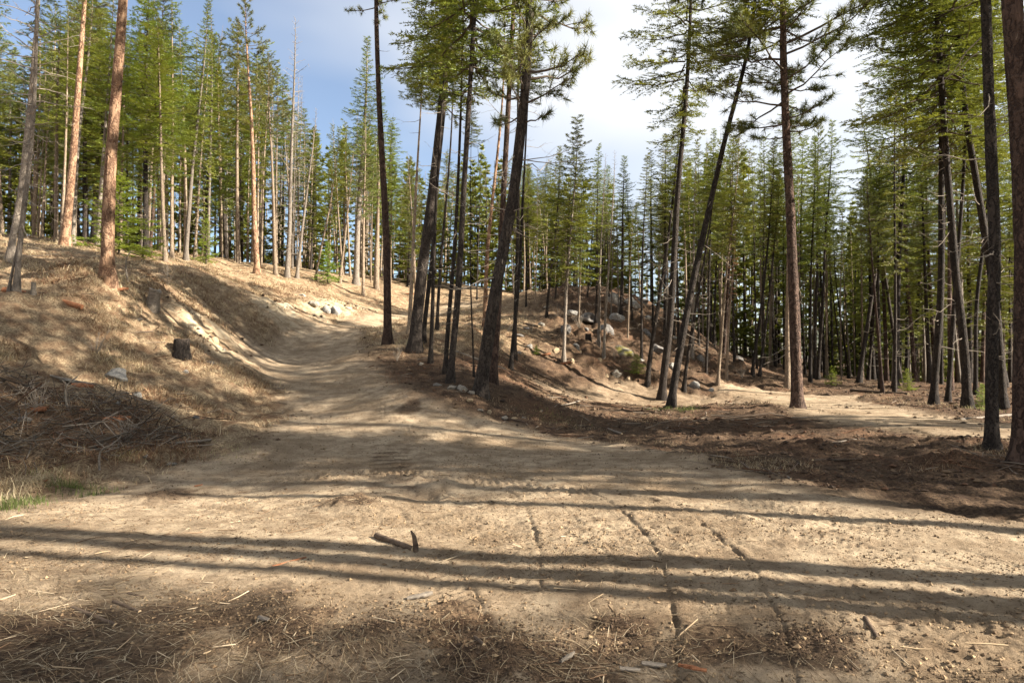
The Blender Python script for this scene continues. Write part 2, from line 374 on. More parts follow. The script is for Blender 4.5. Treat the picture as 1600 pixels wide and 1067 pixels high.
q.l(q.mix(q.tex(6, 3), (.05, .038, .028), (.13, .10, .075)), b.inputs['Base Color'])
def foliage(name, a, bcol, tr, trcol):
    m, t, b, o = material(name); q = NB(t); M[name] = m
    col = q.mix(q.ramp(q.tex(1.1, 3), [(.35, 0.0), (.65, 1.0)]), a, bcol)
    hsv = q.n.new('ShaderNodeHueSaturation'); q.l(col, hsv.inputs['Color']); r = q.objrand()
    q.l(q.math('ADD', q.math('MULTIPLY', r, .05), .475), hsv.inputs['Hue']); q.l(q.math('ADD', q.math('MULTIPLY', r, .5), .95), hsv.inputs['Value'])
    q.l(hsv.outputs[0], b.inputs['Base Color']); b.inputs['Roughness'].default_value = .55; b.inputs['Specular IOR Level'].default_value = .3
    tl = q.n.new('ShaderNodeBsdfTranslucent'); hs2 = q.n.new('ShaderNodeMix'); hs2.data_type = 'RGBA'; hs2.blend_type = 'MIX'
    hs2.inputs['Factor'].default_value = .55; q.l(hsv.outputs[0], hs2.inputs['A']); hs2.inputs['B'].default_value = (*trcol, 1); q.l(hs2.outputs['Result'], tl.inputs[0])
    ms = q.n.new('ShaderNodeMixShader'); ms.inputs[0].default_value = tr; q.l(b.outputs[0], ms.inputs[1]); q.l(tl.outputs[0], ms.inputs[2]); q.l(ms.outputs[0], o.inputs[0])
foliage('fir_needles', (.062, .090, .020), (.195, .205, .030), .22, (.29, .30, .028))
foliage('pine_needles', (.065, .090, .028), (.175, .178, .040), .20, (.25, .25, .04))
foliage('young_needles', (.10, .14, .02), (.17, .21, .03), .4, (.32, .38, .03))
foliage('dying_needles', (.16, .09, .04), (.24, .13, .05), .35, (.3, .16, .05))
# things using a per-vertex own colour (straw, sticks, clods)
m, t, b, o = material('litter'); q = NB(t); M['litter'] = m
q.l(q.mix(.35, q.attr('tint').outputs['Color'], q.mix(q.tex(14, 3), (.04, .03, .02), (.75, .66, .5)), 'SOFT_LIGHT'), b.inputs['Base Color'])
m, t, b, o = material('dry_grass'); q = NB(t); M['grass'] = m
q.l(q.attr('tint').outputs['Color'], b.inputs['Base Color'])
tl = q.n.new('ShaderNodeBsdfTranslucent'); q.l(q.attr('tint').outputs['Color'], tl.inputs[0]); ms = q.n.new('ShaderNodeMixShader'); ms.inputs[0].default_value = .3
q.l(b.outputs[0], ms.inputs[1]); q.l(tl.outputs[0], ms.inputs[2]); q.l(ms.outputs[0], o.inputs[0])
def stone(name, a, bcol, moss=None, mossf=.0):
    m, t, b, o = material(name); q = NB(t); M[name] = m
    n1 = q.tex(3, 6, .65); n2 = q.tex(24, 6, .7); v = q.tex(2.2, kind='Edge', dist=0)
    col = q.mix(q.ramp(n1, [(.35, 0.0), (.65, 1.0)]), a, bcol); col = q.mix(q.ramp(n2, [(.36, .8), (.5, 0.0)]), col, tuple(x * .35 for x in a))
    if moss: col = q.mix(q.ramp(q.tex(2.0, 5, .7, stretch=(1, 1, .7)), [(.5 - mossf, 0.0), (.58 - mossf * .5, 1.0)]), col, moss)
    q.l(col, b.inputs['Base Color']); pv = q.bump(n1, b, .8, .06); q.bump(n2, b, .7, .015, pv)
stone('stone_grey', (.20, .185, .165), (.36, .34, .30)); stone('stone_pale', (.22, .195, .155), (.40, .36, .30)); stone('stone_dark', (.09, .082, .075), (.22, .20, .18))
stone('stone_moss', (.15, .13, .10), (.26, .23, .18), (.19, .17, .04), .05); stone('stone_tan', (.28, .20, .12), (.46, .36, .23))
m, t, b, o = material('bark_slab'); q = NB(t); M['slab'] = m
q.l(q.mix(q.ramp(q.tex(10, 5, .7, stretch=(3, .6, 1)), [(.35, 0.0), (.65, 1.0)]), (.14, .058, .028), (.29, .125, .06)), b.inputs['Base Color'])
m, t, b, o = material('old_wood'); q = NB(t); M['wood'] = m
g = q.tex(9, 6, .7, stretch=(.3, 3, 3)); q.l(q.mix(q.ramp(g, [(.35, 0.0), (.65, 1.0)]), (.040, .028, .020), (.15, .105, .07)), b.inputs['Base Color']); q.bump(g, b, .8, .01)
m, t, b, o = material('grey_wood'); q = NB(t); M['greywood'] = m
g = q.tex(9, 6, .7, stretch=(.3, 3, 3)); q.l(q.mix(q.ramp(g, [(.35, 0.0), (.65, 1.0)]), (.10, .082, .064), (.25, .21, .165)), b.inputs['Base Color']); q.bump(g, b, .8, .01)
m, t, b, o = material('cut_wood'); q = NB(t); M['cutwood'] = m
q.l(q.mix(q.tex(20, 4), (.38, .27, .15), (.55, .42, .26)), b.inputs['Base Color'])
m, t, b, o = material('forested_slope'); q = NB(t); M['farhill'] = m
q.l(q.mix(q.ramp(q.tex(.05, 6, .7), [(.4, 0.0), (.6, 1.0)]), (.07, .085, .06), (.17, .16, .13)), b.inputs['Base Color'])

# ------------------------------------------------------------------ ground sheet
def build_ground():
    ang = np.concatenate([np.linspace(-180, -60, 40, endpoint=False), np.linspace(-60, -42, 40, endpoint=False), np.linspace(-42, 42, 660, endpoint=False),
                          np.linspace(42, 60, 40, endpoint=False), np.linspace(60, 180, 40, endpoint=False)]) * math.pi / 180
    rad = np.concatenate([[.6, 1.2, 1.8, 2.3], np.exp(np.arange(math.log(2.7), math.log(11.5), .0042)), np.exp(np.arange(math.log(11.5), math.log(70), .0095)),
                          np.exp(np.arange(math.log(70), math.log(3000), .05))])
    A, Rr = np.meshgrid(ang, rad); x = (np.sin(A) * Rr).ravel(); y = (np.cos(A) * Rr).ravel()
    z = ground_z(x, y); pad, dirt, straw, duff, cutm = _LZ
    litter = pad * (sstep(.02, .16, fbm(x * .5, y * .5, 81, 4) + .16 * sstep(-1, -4.5, x)) * sstep(9, 3.5, np.hypot(x, y)))
    na, nr = len(ang), len(rad)
    i = np.arange(nr - 1)[:, None] * na; j = np.arange(na)[None]; j2 = (j + 1) % na
    F = np.stack([i + j, i + na + j, i + na + j2, i + j2], -1).reshape(-1, 4)[:, ::-1]
    V = np.stack([x, y, z], 1); V = np.concatenate([V, [[0, 0, gz(0, 0)]]]); cidx = len(V) - 1
    Fc = np.stack([np.full(na, cidx), np.arange(na), (np.arange(na) + 1) % na, (np.arange(na) + 1) % na], 1)
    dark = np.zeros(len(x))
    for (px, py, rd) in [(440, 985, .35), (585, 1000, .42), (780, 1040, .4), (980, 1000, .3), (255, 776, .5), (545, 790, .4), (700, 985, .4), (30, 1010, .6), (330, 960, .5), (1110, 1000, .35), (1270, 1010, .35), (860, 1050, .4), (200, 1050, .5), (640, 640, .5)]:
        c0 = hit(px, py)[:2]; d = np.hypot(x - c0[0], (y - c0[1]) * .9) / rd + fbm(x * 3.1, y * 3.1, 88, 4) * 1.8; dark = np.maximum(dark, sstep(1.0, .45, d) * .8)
    ba, bb = BARS; ax = unit((bb - ba)[None])[0]; u = (x - ba[0]) * ax[0] + (y - ba[1]) * ax[1]; v = (x - ba[0]) * -ax[1] + (y - ba[1]) * ax[0]     # dark stripes painted along the cleat bars in place of groove shade
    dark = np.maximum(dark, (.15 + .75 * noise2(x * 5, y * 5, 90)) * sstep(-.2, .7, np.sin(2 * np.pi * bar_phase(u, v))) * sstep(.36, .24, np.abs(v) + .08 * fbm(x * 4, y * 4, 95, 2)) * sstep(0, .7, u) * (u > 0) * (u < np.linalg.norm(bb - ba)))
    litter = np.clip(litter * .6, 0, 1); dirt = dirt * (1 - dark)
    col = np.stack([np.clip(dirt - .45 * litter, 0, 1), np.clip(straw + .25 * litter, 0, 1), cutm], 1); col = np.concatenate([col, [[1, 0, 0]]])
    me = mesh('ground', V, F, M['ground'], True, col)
    g = obj('ground', me); tag(g, 'bare tan dirt clearing and forest floor with a road climbing left', kind='structure')
    Vc = np.array([[0, 0, gz(0, 0)]] + [[math.sin(a) * .62, math.cos(a) * .62, gz(math.sin(a) * .62, math.cos(a) * .62)] for a in ang[::8]])
    n8 = len(Vc) - 1
    return g
build_ground()
def far_ridge():
    xs = np.linspace(-200, 2200, 90); prof = 30 + 46 * (fbm(xs * .004, xs * 0 + 3, 91, 4) + .5) + 10 * fbm(xs * .03, xs * 0, 92, 3)
    rows = []
    for k, (dy, f) in enumerate([(0, -.6), (60, .2), (140, .62), (240, 1.0), (420, .8), (700, -.5)]):
        rows.append(np.stack([xs, 900 + dy + 30 * fbm(xs * .01, xs * 0 + k, 93, 3), prof * f + 6 * fbm(xs * .05, xs * 0 + k * 7, 94, 3)], 1))
    V = np.concatenate(rows); n = len(xs); i = np.arange(5)[:, None] * n; j = np.arange(n - 1)[None]
    F = np.stack([i + j, i + j + 1, i + n + j + 1, i + n + j], -1).reshape(-1, 4)
    tag(obj('distant_hill', mesh('distant_hill', V, F, M['farhill'])), 'distant forested ridge seen between the trunks on the right', kind='structure')
far_ridge()

# ------------------------------------------------------------------ tree building
def tube(P, r, sides=6, rough=0, seed=0, freq=3.0):
    P = np.asarray(P, float); n = len(P); T = np.gradient(P, axis=0); T = unit(T)
    ref = np.array([1.0, 0, 0]) if abs(T[:, 0]).mean() < .7 else np.array([0, 0, 1.0])
    N = unit(ref[None] - T * (T @ ref)[:, None]); B = np.cross(T, N)
    a = np.linspace(0, 2 * np.pi, sides, endpoint=False)
    rr = np.repeat(np.asarray(r, float)[:, None], sides, 1)
    D = np.cos(a)[None, :, None] * N[:, None] + np.sin(a)[None, :, None] * B[:, None]
    V = P[:, None] + D * rr[..., None]
    if rough:
        q = V.reshape(-1, 3) * np.array([freq, freq, freq * .3]); nn = noise3(q, seed) + .5 * noise3(q * 2.7, seed + 1) - .75
        V = V + D * (nn.reshape(n, sides) * rough)[..., None] * rr[..., None]
    V = V.reshape(-1, 3)
    i = np.arange(n - 1)[:, None] * sides; j = np.arange(sides)[None]; j2 = (j + 1) % sides
    return V, np.stack([i + j, i + j2, i + sides + j2, i + sides + j], -1).reshape(-1, 4)
def bark_relief(V, P, sides, amp, seed, sx=7.0, sz=2.0):
    n = len(P); D = V.reshape(n, sides, 3) - P[:, None]; D = unit(D)
    a = np.arctan2(D[..., 1], D[..., 0]).ravel(); z = V[:, 2]
    u = (np.cos(a) * 2.0, np.sin(a) * 2.0)
    q = np.stack([u[0] * sx / 3.5, u[1] * sx / 3.5, z * sz], 1); rid = np.abs(noise3(q, seed) - .5) * 2; rid2 = np.abs(noise3(q * np.array([2.1, 2.1, 1.7]), seed + 4) - .5) * 2
    h = sstep(0, .35, rid) * .7 + sstep(0, .3, rid2) * .3 - .7
    return V + D.reshape(-1, 3) * (h * amp)[:, None]
def needles(P, D, U, l, spacing, nl, nw, rg, up=.25, spread=.85):
    k = np.maximum(1, np.ceil(l / spacing)).astype(int); idx = np.repeat(np.arange(len(P)), k)
    f = np.concatenate([np.arange(m) for m in k]); f = (f + rg.random(len(f))) / k[idx]
    pos = P[idx] + D[idx] * (l[idx] * f)[:, None]; pos[:, 2] -= .25 * (l[idx] * f) ** 2
    S = np.cross(D, U)[idx]; tris = []
    for s in (-1, 1):
        nd = D[idx] * (.35 + .5 * rg.random((len(idx), 1))) + S * s * (spread * (.6 + .6 * rg.random((len(idx), 1)))) + U[idx] * (up * rg.normal(0.3, 1.0, (len(idx), 1)))
        nd = unit(nd); ln = (nl * (.6 + .7 * rg.random(len(idx))))[:, None]
        wv = unit(np.cross(nd, U[idx] + .5 * rg.normal(0, 1, (len(idx), 3)))) * nw
        tris.append(np.stack([pos - wv, pos + wv, pos + nd * ln], 1))
    T = np.concatenate(tris); return T.reshape(-1, 3), np.arange(len(T) * 3).reshape(-1, 3)
UPZ = np.array([0, 0, 1.0])
def fir_crown(seed, H, Rm, nb, oval=False, dens=1.0, low=.12, droop=.25, spacing=.10, gap=0.0, nl=.085, nw=.0135, ns=.038):
    rg = np.random.default_rng(seed); limbs = []; TP, TD, TU, TL = [], [], [], []
    for k in range(nb):
        t = (k + rg.random()) / nb; t = t ** .92; z = t * H; az = k * 2.4 + rg.normal(0, .35)
        if rg.random() < gap: continue
        prof = (1 - t) ** .75 * (.45 + .55 * min(1, t / low) if t < low else 1)
        if oval: prof = max(.12, math.sin(math.pi * min(1, (t * .9 + .1)) ** .8)) ** .6 * (.7 + .3 * math.sin(k * .9 + seed))
        L_ = max(.18, Rm * prof * rg.uniform(.38, 1.22)); el = -.18 - droop * (1 - t) * rg.uniform(.4, 1.2) + .85 * t ** 1.5
        h = np.array([math.cos(az), math.sin(az), 0]); s = np.linspace(0, 1, 6)
        P = h * (s * L_ * math.cos(el))[:, None] + UPZ * (z + s * L_ * math.sin(el) + .10 * L_ * s ** 3 - .05 * L_ * np.sin(s * 3.1))[:, None]
        P[1:] += rg.normal(0, .02 * L_, (5, 3)); limbs.append(tube(P, np.linspace(.012 + .010 * L_, .003, 6), 3))
        m = max(3, int(L_ * .88 / spacing)); u = .10 + .9 * (np.arange(m) + rg.random(m)) / m
        if dens < 1: u = u[rg.random(m) < dens + .15 * u]
        for side in (-1, 1):
            uu = np.clip(u + rg.normal(0, .02, len(u)), .06, 1); pos = np.stack([np.interp(uu, s, P[:, i]) for i in range(3)], 1)
            tang = unit((P[-1] - P[0])[None])[0]; S = np.cross(tang, UPZ); S = S / np.linalg.norm(S)
            d = unit(tang * .75 + S * side * (.8 + .3 * rg.random((len(uu), 1))) + UPZ * rg.normal(-.06, .22, (len(uu), 1)))
            l = (.10 + .42 * L_ * (1.03 - uu) ** .8 * np.minimum(1, uu / .35)) * rg.uniform(.5, 1.15, len(uu)); l = np.minimum(l, .75)
            Uv = unit(np.cross(np.cross(d, UPZ), d) + rg.normal(0, .25, d.shape))
            TP.append(pos); TD.append(d); TU.append(Uv); TL.append(l)
        TP.append(P[-2:-1]); TD.append(unit((P[-1] - P[-2])[None])); TU.append(UPZ[None]); TL.append(np.array([.25 * min(1, L_)]))
    TP, TD, TU, TL = (np.concatenate(a) for a in (TP, TD, TU, TL))
    return needles(TP, TD, TU, TL, ns, nl, nw, rg), join(limbs)
def pine_crown(seed, H, Rm, nb, tufts=9, low=.25, nn=34, nl=.155, up=.35):
    rg = np.random.default_rng(seed); limbs = []; C, Dv = [], []
    for k in range(nb):
        t = (k + rg.random()) / nb; z = t * H * .97; az = k * 2.4 + rg.normal(0, .5)
        prof = (1 - t) ** .55 * (.35 + .65 * min(1, t / low)); L_ = max(.35, Rm * prof * rg.uniform(.45, 1.15)); el = rg.normal(.0, .15) + .75 * t ** 1.3
        h = np.array([math.cos(az), math.sin(az), 0]); s = np.linspace(0, 1, 7)
        P = h * (s * L_ * math.cos(el))[:, None] + UPZ * (z + s * L_ * math.sin(el) + up * L_ * (s ** 2 - .5 * s))[:, None]; P[1:] += rg.normal(0, .035 * L_, (6, 3)).cumsum(0) * .6
        limbs.append(tube(P, np.linspace(.011 + .008 * L_, .004, 7), 4)); m = max(3, int(tufts * L_ / 1.6))
        tang = unit((P[-1] - P[0])[None])[0]; S = unit(np.cross(tang, UPZ)[None])[0]
        for q_ in range(m):
            u = .35 + .65 * (q_ + rg.random()) / m; a0 = np.array([np.interp(u, s, P[:, i]) for i in range(3)])
            d = unit((tang * .8 + S * rg.normal(0, .8) + UPZ * rg.normal(.25, .4))[None])[0]; l = rg.uniform(.12, .5) * (1.25 - u) * min(1.3, L_)
            mid_ = a0 + d * l * .5 + UPZ * .02; a1 = a0 + d * l + UPZ * .08 * l; limbs.append(tube(np.array([a0, mid_, a1]), [.008, .006, .004], 3))
            C.append(a1); Dv.append(unit((d + UPZ * .35)[None])[0])
            if l > .22: C.append(mid_); Dv.append(unit((d + S * rg.normal(0, .6) + UPZ * .3)[None])[0])
        C.append(P[-1]); Dv.append(tang)
    C = np.array(C); Dv = np.array(Dv); n = len(C); ci = np.repeat(np.arange(n), nn)
    nd = unit(rg.normal(0, 1, (n * nn, 3)) + Dv[ci] * .95); ln = (nl * rg.uniform(.65, 1.1, n * nn))[:, None]
    base = C[ci] - Dv[ci] * (rg.random((n * nn, 1)) * .10); wv = unit(np.cross(nd, rg.normal(0, 1, nd.shape))) * .0055
    T = np.stack([base - wv, base + wv, base + nd * ln], 1)
    return (T.reshape(-1, 3), np.arange(len(T) * 3).reshape(-1, 3)), join(limbs)
def bare_crown(seed, H, Rm, nb, up=.3, low=.15, twigs=5):
    rg = np.random.default_rng(seed); limbs = []
    for k in range(nb):
        t = (k + rg.random()) / nb; z = t * H; az = k * 2.4 + rg.normal(0, .5); prof = (1 - t) ** .7 * (.4 + .6 * min(1, t / low))
        L_ = max(.2, Rm * prof * rg.uniform(.4, 1.15)); el = -.15 + up * rg.uniform(.2, 1.4) + .6 * t
        h = np.array([math.cos(az), math.sin(az), 0]); s = np.linspace(0, 1, 6)
        P = h * (s * L_ * math.cos(el))[:, None] + UPZ * (z + s * L_ * math.sin(el) + .18 * L_ * s ** 2 * rg.uniform(-1.5, 1))[:, None]; P[1:] += rg.normal(0, .035 * L_, (5, 3)).cumsum(0) * .7
        limbs.append(tube(P, np.linspace(.010 + .006 * L_, .003, 6), 3))
        for q_ in range(int(twigs * L_ + 1)):
            u = rg.uniform(.25, 1); a0 = np.array([np.interp(u, s, P[:, i]) for i in range(3)]); d = unit((h * .7 + rg.normal(0, .55, 3))[None])[0]
            l = rg.uniform(.15, .5) * L_ * .6; limbs.append(tube(np.array([a0, a0 + d * l * .5 + rg.normal(0, .02, 3), a0 + d * l - UPZ * .05 * l]), [.005, .004, .002], 3))
    return join(limbs)
CR = {}                                                   # name -> (crown height, foliage mesh, limb mesh)
def reg(name, H, fl, mat):
    CR[name] = (H, mesh('crown_' + name, *fl[0], M[mat], False), mesh('limbs_' + name, *fl[1], M['limb'], True))
reg('fir_a', 9, fir_crown(1, 9, 1.75, 130, low=.25, gap=.05), 'fir_needles')
reg('fir_b', 12, fir_crown(2, 12, 2.5, 190, spacing=.12, low=.3, gap=.06), 'fir_needles')
reg('fir_c', 7, fir_crown(3, 7, 1.25, 100), 'fir_needles')
reg('fir_open', 10, fir_crown(4, 10, 2.3, 110, gap=.15, low=.3, spacing=.12, nl=.095), 'fir_needles')
reg('fir_thin', 8, fir_crown(5, 8, 1.05, 95, gap=.12, low=.3), 'fir_needles')
reg('fir_tall', 11, fir_crown(8, 11, 1.5, 140, low=.25), 'fir_needles')
reg('fir_oval', 8, fir_crown(9, 8, 1.35, 90, oval=True, gap=.18, droop=.35), 'fir_needles')
reg('fir_loose', 9, fir_crown(10, 9, 1.6, 80, gap=.35, low=.35, droop=.4, dens=.8), 'fir_needles')
reg('young', 2.8, fir_crown(6, 2.8, 1.25, 70, low=.1, droop=.05, spacing=.085), 'young_needles')
reg('pine_a', 7, pine_crown(11, 7, 2.4, 74, 12, up=.22), 'pine_needles')
reg('pine_b', 9, pine_crown(12, 9, 2.7, 96, 13, low=.3, up=.22), 'pine_needles')
reg('pine_c', 8, pine_crown(13, 8, 1.7, 80, 13, low=.35, up=.25), 'pine_needles')
reg('dying', 8, fir_crown(7, 8, 1.2, 70, gap=.35, low=.3, dens=.6), 'dying_needles')
CR['bare'] = (8, None, mesh('limbs_bare', *bare_crown(21, 8, 1.5, 75), M['twig']))
CR['bare_b'] = (7, None, mesh('limbs_bare_b', *bare_crown(22, 7, 1.2, 60, up=.5), M['twig']))

def dead_branches(P, rad, z0, z1, n, seed, Lmax=1.2, droop=.3):
    rg = np.random.default_rng(seed); parts = []; zs = P[:, 2]
    for k in range(n):
        z = rg.uniform(z0, z1); c = np.array([np.interp(z, zs, P[:, i]) for i in range(3)]); r0 = np.interp(z, zs, rad); az = rg.uniform(0, 6.28)
        h = np.array([math.cos(az), math.sin(az), 0]); l = Lmax * rg.uniform(.25, 1) ** 1.2; el = rg.normal(-droop * .6, .3); s = np.linspace(0, 1, 5)
        Q = c + h * (r0 * .6 + s * l * math.cos(el))[:, None] + UPZ * (s * l * math.sin(el) - droop * .35 * l * s ** 2 + .25 * l * s ** 4)[:, None]; Q[1:] += rg.normal(0, .03 * l, (4, 3))
        parts.append(tube(Q, np.linspace(.007 + .006 * l, .0025, 5), 3))
        for _ in range(int(3 * l)):
            u = rg.uniform(.3, 1); a0 = np.array([np.interp(u, s, Q[:, i]) for i in range(3)]); d = unit((h * .6 + rg.normal(0, .6, 3))[None])[0]; ll = rg.uniform(.1, .35) * l
            parts.append(tube(np.array([a0, a0 + d * ll * .5, a0 + d * ll - UPZ * .06 * ll]), [.004, .003, .002], 3))
    return join(parts)

def align(d, spin):
    q = Vector((0, 0, 1)).rotation_difference(Vector(d)); return q @ Quaternion((0, 0, 1), spin)
TREES = []
def hero(label, pl, wpx, crown, bk, cb=None, top=None, hgt=20, rs=1.0, dead=14, dl=1.1, cat='tree', group=None, name='pine_tree', xy=None, dia=None, dtilt=0.0, relief=0.0, spin=None, dz0=1.5):
    """a tree standing where its base pixel meets the ground; trunk follows the listed pixels at that distance"""
    k = len(TREES); rg = np.random.default_rng(500 + k)
    if xy is None:
        b0 = hit(*pl[0]); X, Y = b0[0], b0[1]; B = np.array([X, Y, gz(X, Y)])
        pts = [B] + [at(px, py, Y) for px, py in pl[1:]]
        dia_ = wpx * np.linalg.norm(B[:2]) / math.hypot(FPX, pl[0][0] - CX) if dia is None else dia
    else:
        X, Y = xy; B = np.array([X, Y, gz(X, Y)]); pts = [B] + [B + np.array(p) for p in pl]; dia_ = dia
    pts = np.array(pts); dia_ = dia_ * (.80 if xy is None else 1)
    if top is not None: H = at(pl[-1][0], top, Y)[2] - B[2]
    else: H = hgt
    last = pts[-1] - pts[-2]; last = last / np.linalg.norm(last); rest = H - (pts[-1][2] - B[2])
    if rest > .3:
        v = last * 1.0; v[:2] *= .6; v /= v[2]; pts = np.concatenate([pts, [pts[-1] + v * rest * .5], [pts[-1] + v * rest * .5 + np.array([v[0] * .4, v[1] * .4, 1]) * rest * .5]])
    pts = pts - B; zq = np.linspace(0, pts[-1, 2], max(14, int(pts[-1, 2] * (6 if relief else 2.2))))
    # smooth the polyline
    P = np.stack([np.interp(zq, pts[:, 2], pts[:, 0]), np.interp(zq, pts[:, 2], pts[:, 1]), zq], 1)
    ker = np.ones(5) / 5
    for c_ in (0, 1):
        e = np.concatenate([np.full(2, P[0, c_]), P[:, c_], P[-1, c_] + (P[-1, c_] - P[-3, c_]) * .5 * np.array([1, 2])]); P[:, c_] = np.convolve(e, ker, 'valid')
    P[:, 1] += dtilt * zq + .06 * np.sin(zq * .35 + k) * np.minimum(1, zq / 3); P[:, 0] += .04 * np.sin(zq * .5 + 2 * k) * np.minimum(1, zq / 3)
    zt = zq / zq[-1]; r = dia_ * .5 * ((1 - zt) ** .8 * .93 + .015) + dia_ * .5 * .55 * np.exp(-zq / (dia_ * .7))
    Pb = np.concatenate([P[:1] - np.array([0, 0, .35]), P]); rb = np.concatenate([[r[0] * 1.08], r])
    near = np.linalg.norm(B[:2]); sides = 40 if relief else (16 if near < 26 else 9)
    e = empty(name, B); tag(e, label, name.replace('_', ' '), group)
    V, F = tube(Pb, rb, sides, rough=.10, seed=k, freq=4)
    if relief: V = bark_relief(V, Pb, sides, relief, k)
    obj('trunk', mesh('trunk', V, F, M[bk]), e)
    if crown:
        Hc, fm, lm = CR[crown]
        zc = (at(pl[0][0], cb, Y)[2] - B[2]) if (cb is not None and xy is None) else (cb if cb is not None else H * .4)
        c0 = np.array([np.interp(zc, zq, P[:, i]) for i in range(3)]); c1 = P[-1]; d = c1 - c0; Lc = np.linalg.norm(d); sp = rg.uniform(0, 6.28) if spin is None else spin
        hold = None
        for nm, me in (('crown', fm), ('limbs', lm)):
            if me is None: continue
            oo = obj(nm, me, e); oo.rotation_mode = 'QUATERNION'
            if nm == 'limbs' and fm is not None:
                oo.parent = hold; oo['kind'] = 'stuff'
            else:
                oo.location = c0; oo.rotation_quaternion = align(d / Lc, sp); oo.scale = (rs, rs, Lc / Hc); hold = oo
                if fm is None: oo.name = 'bare_crown'
    else: zc = H * .8
    if dead and zc > dz0 + .5:
        obj('dead_branches', mesh('dead_branches', *dead_branches(P, r, dz0, zc + .5, dead, 900 + k, dl), M['twig']), e)['kind'] = 'stuff'
    TREES.append((B[0], B[1], dia_, H)); return e

# --- the left hillside, nearest trees
h_ = hero
h_('slim bare grey tree at the far left edge on the grassy bank', [(24, 468), (48, 170), (57, 0)], 11, 'bare', 'bark_grey', cb=230, hgt=12, dead=30, dl=1.0, name='dead_tree', dz0=.8)
h_('short broken grey snag leaning right beside the slim bare tree at far left', [(10, 462), (26, 390), (40, 300)], 6, None, 'bark_grey', hgt=4.2, dead=10, dl=.7, name='dead_tree', dz0=.5)
h_('leaning grey fir behind the slim bare tree at far left', [(12, 412), (33, 310), (52, 120)], 13, 'fir_thin', 'bark_grey', cb=60, hgt=14, dead=20, name='fir_tree')
h_('orange barked pine behind the big orange pine, left hillside', [(101, 390), (117, 210), (131, 40)], 17, 'pine_c', 'bark_orange', cb=60, hgt=16, dead=10)
h_('pale grey fir just right of the rear orange barked pine', [(113, 385), (122, 240), (136, 100)], 9, 'fir_tall', 'bark_grey', cb=140, hgt=15, name='fir_tree')
h_('big orange barked pine standing alone on the grassy bank, left', [(167, 447), (176, 230), (188, 0)], 25, 'pine_b', 'bark_orange', cb=-150, hgt=19, dead=5, dl=.5, relief=.018, dz0=3)
h_('grey trunked fir between the big orange pine and the sapling', [(222, 396), (230, 240), (240, 60)], 8, 'fir_a', 'bark_grey', cb=230, hgt=15, name='fir_tree')
h_('reddish pine behind the bright green sapling, left hill', [(234, 398), (242, 260), (252, 80)], 7, 'pine_c', 'bark_red', cb=140, hgt=14)
h_('straight pale trunked fir on the left crest, right of the sapling', [(268, 404), (270, 240), (269, 100)], 8, 'fir_a', 'bark_tan', cb=230, top=-30, name='fir_tree')
h_('grey fir leaning right on the left crest beside a straight pale one', [(290, 407), (300, 260), (318, 120)], 9, 'fir_tall', 'bark_grey', cb=260, top=0, name='fir_tree')
h_('thin pale fir with low green branches right of the leaning grey fir', [(303, 407), (312, 290), (322, 150)], 6, 'fir_c', 'bark_tan', cb=345, top=50, name='fir_tree')
h_('tall pine with tufted crown reaching the frame top above the road bend', [(402, 428), (396, 280), (388, 130), (385, 40)], 12, 'pine_c', 'bark_orange', cb=200, top=-8, rs=1.25, dead=18)
h_('straight tan trunked pine right of the tall tufted pine', [(431, 430), (425, 300), (421, 165)], 8, 'pine_a', 'bark_tan', cb=210, top=85, rs=.85, dead=14)
h_('bare topped dead tree against the sky above the left crest', [(448, 431), (456, 250), (461, 60)], 10, 'bare', 'bark_grey', cb=290, top=28, rs=1.35, dead=34, dl=1.4, name='dead_tree')
h_('leaning bare grey tree right of the bare topped dead tree', [(463, 434), (478, 320), (493, 190)], 7, 'bare_b', 'bark_grey', cb=300, top=170, rs=1.2, dead=26, dl=1.3, name='dead_tree')
h_('pale slanting pole of a tree left of the tall spruce', [(492, 438), (512, 340), (528, 240)], 5, 'fir_thin', 'bark_tan', cb=290, top=200, rs=.8, name='fir_tree')
h_('slender pale tree leaning right, just left of the spruce trunk', [(530, 441), (541, 350), (552, 255)], 6, 'bare_b', 'bark_tan', cb=330, top=225, rs=.7, name='dead_tree')
h_('tall pointed spruce rising above the road bend against blue sky', [(556, 443), (564, 260), (573, 130)], 13, 'fir_tall', 'bark_grey', cb=290, top=60, rs=1.35, dead=18, name='spruce_tree')
h_('second pointed spruce just right of the tallest spruce over the bend', [(588, 452), (590, 300), (592, 180)], 9, 'fir_tall', 'bark_tan', cb=330, top=105, rs=1.1, name='spruce_tree')
# --- trees on the mound right of the road
h_('dark red pine standing alone at the road edge bend', [(606, 540), (601, 350), (592, 100), (588, 0)], 17, 'pine_a', 'bark_red', cb=20, hgt=20, rs=1, dead=7, dl=.5)
h_('slim tree with small leafy top left of the big leaning trunk', [(638, 528), (650, 330), (658, 150)], 9, 'fir_c', 'bark_tan', cb=165, top=60, rs=1.15, dead=10, name='fir_tree')
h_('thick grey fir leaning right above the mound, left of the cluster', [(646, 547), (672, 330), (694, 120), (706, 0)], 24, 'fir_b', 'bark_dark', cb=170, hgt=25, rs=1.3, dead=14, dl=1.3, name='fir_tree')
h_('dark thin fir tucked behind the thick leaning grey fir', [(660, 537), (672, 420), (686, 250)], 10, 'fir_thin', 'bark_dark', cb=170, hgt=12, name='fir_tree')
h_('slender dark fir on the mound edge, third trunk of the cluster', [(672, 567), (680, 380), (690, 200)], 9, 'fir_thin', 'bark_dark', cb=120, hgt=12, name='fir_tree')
h_('narrow brown trunk behind the slender dark fir of the cluster', [(682, 524), (692, 380), (704, 200)], 7, 'fir_c', 'bark_dark', cb=130, hgt=13, name='fir_tree')
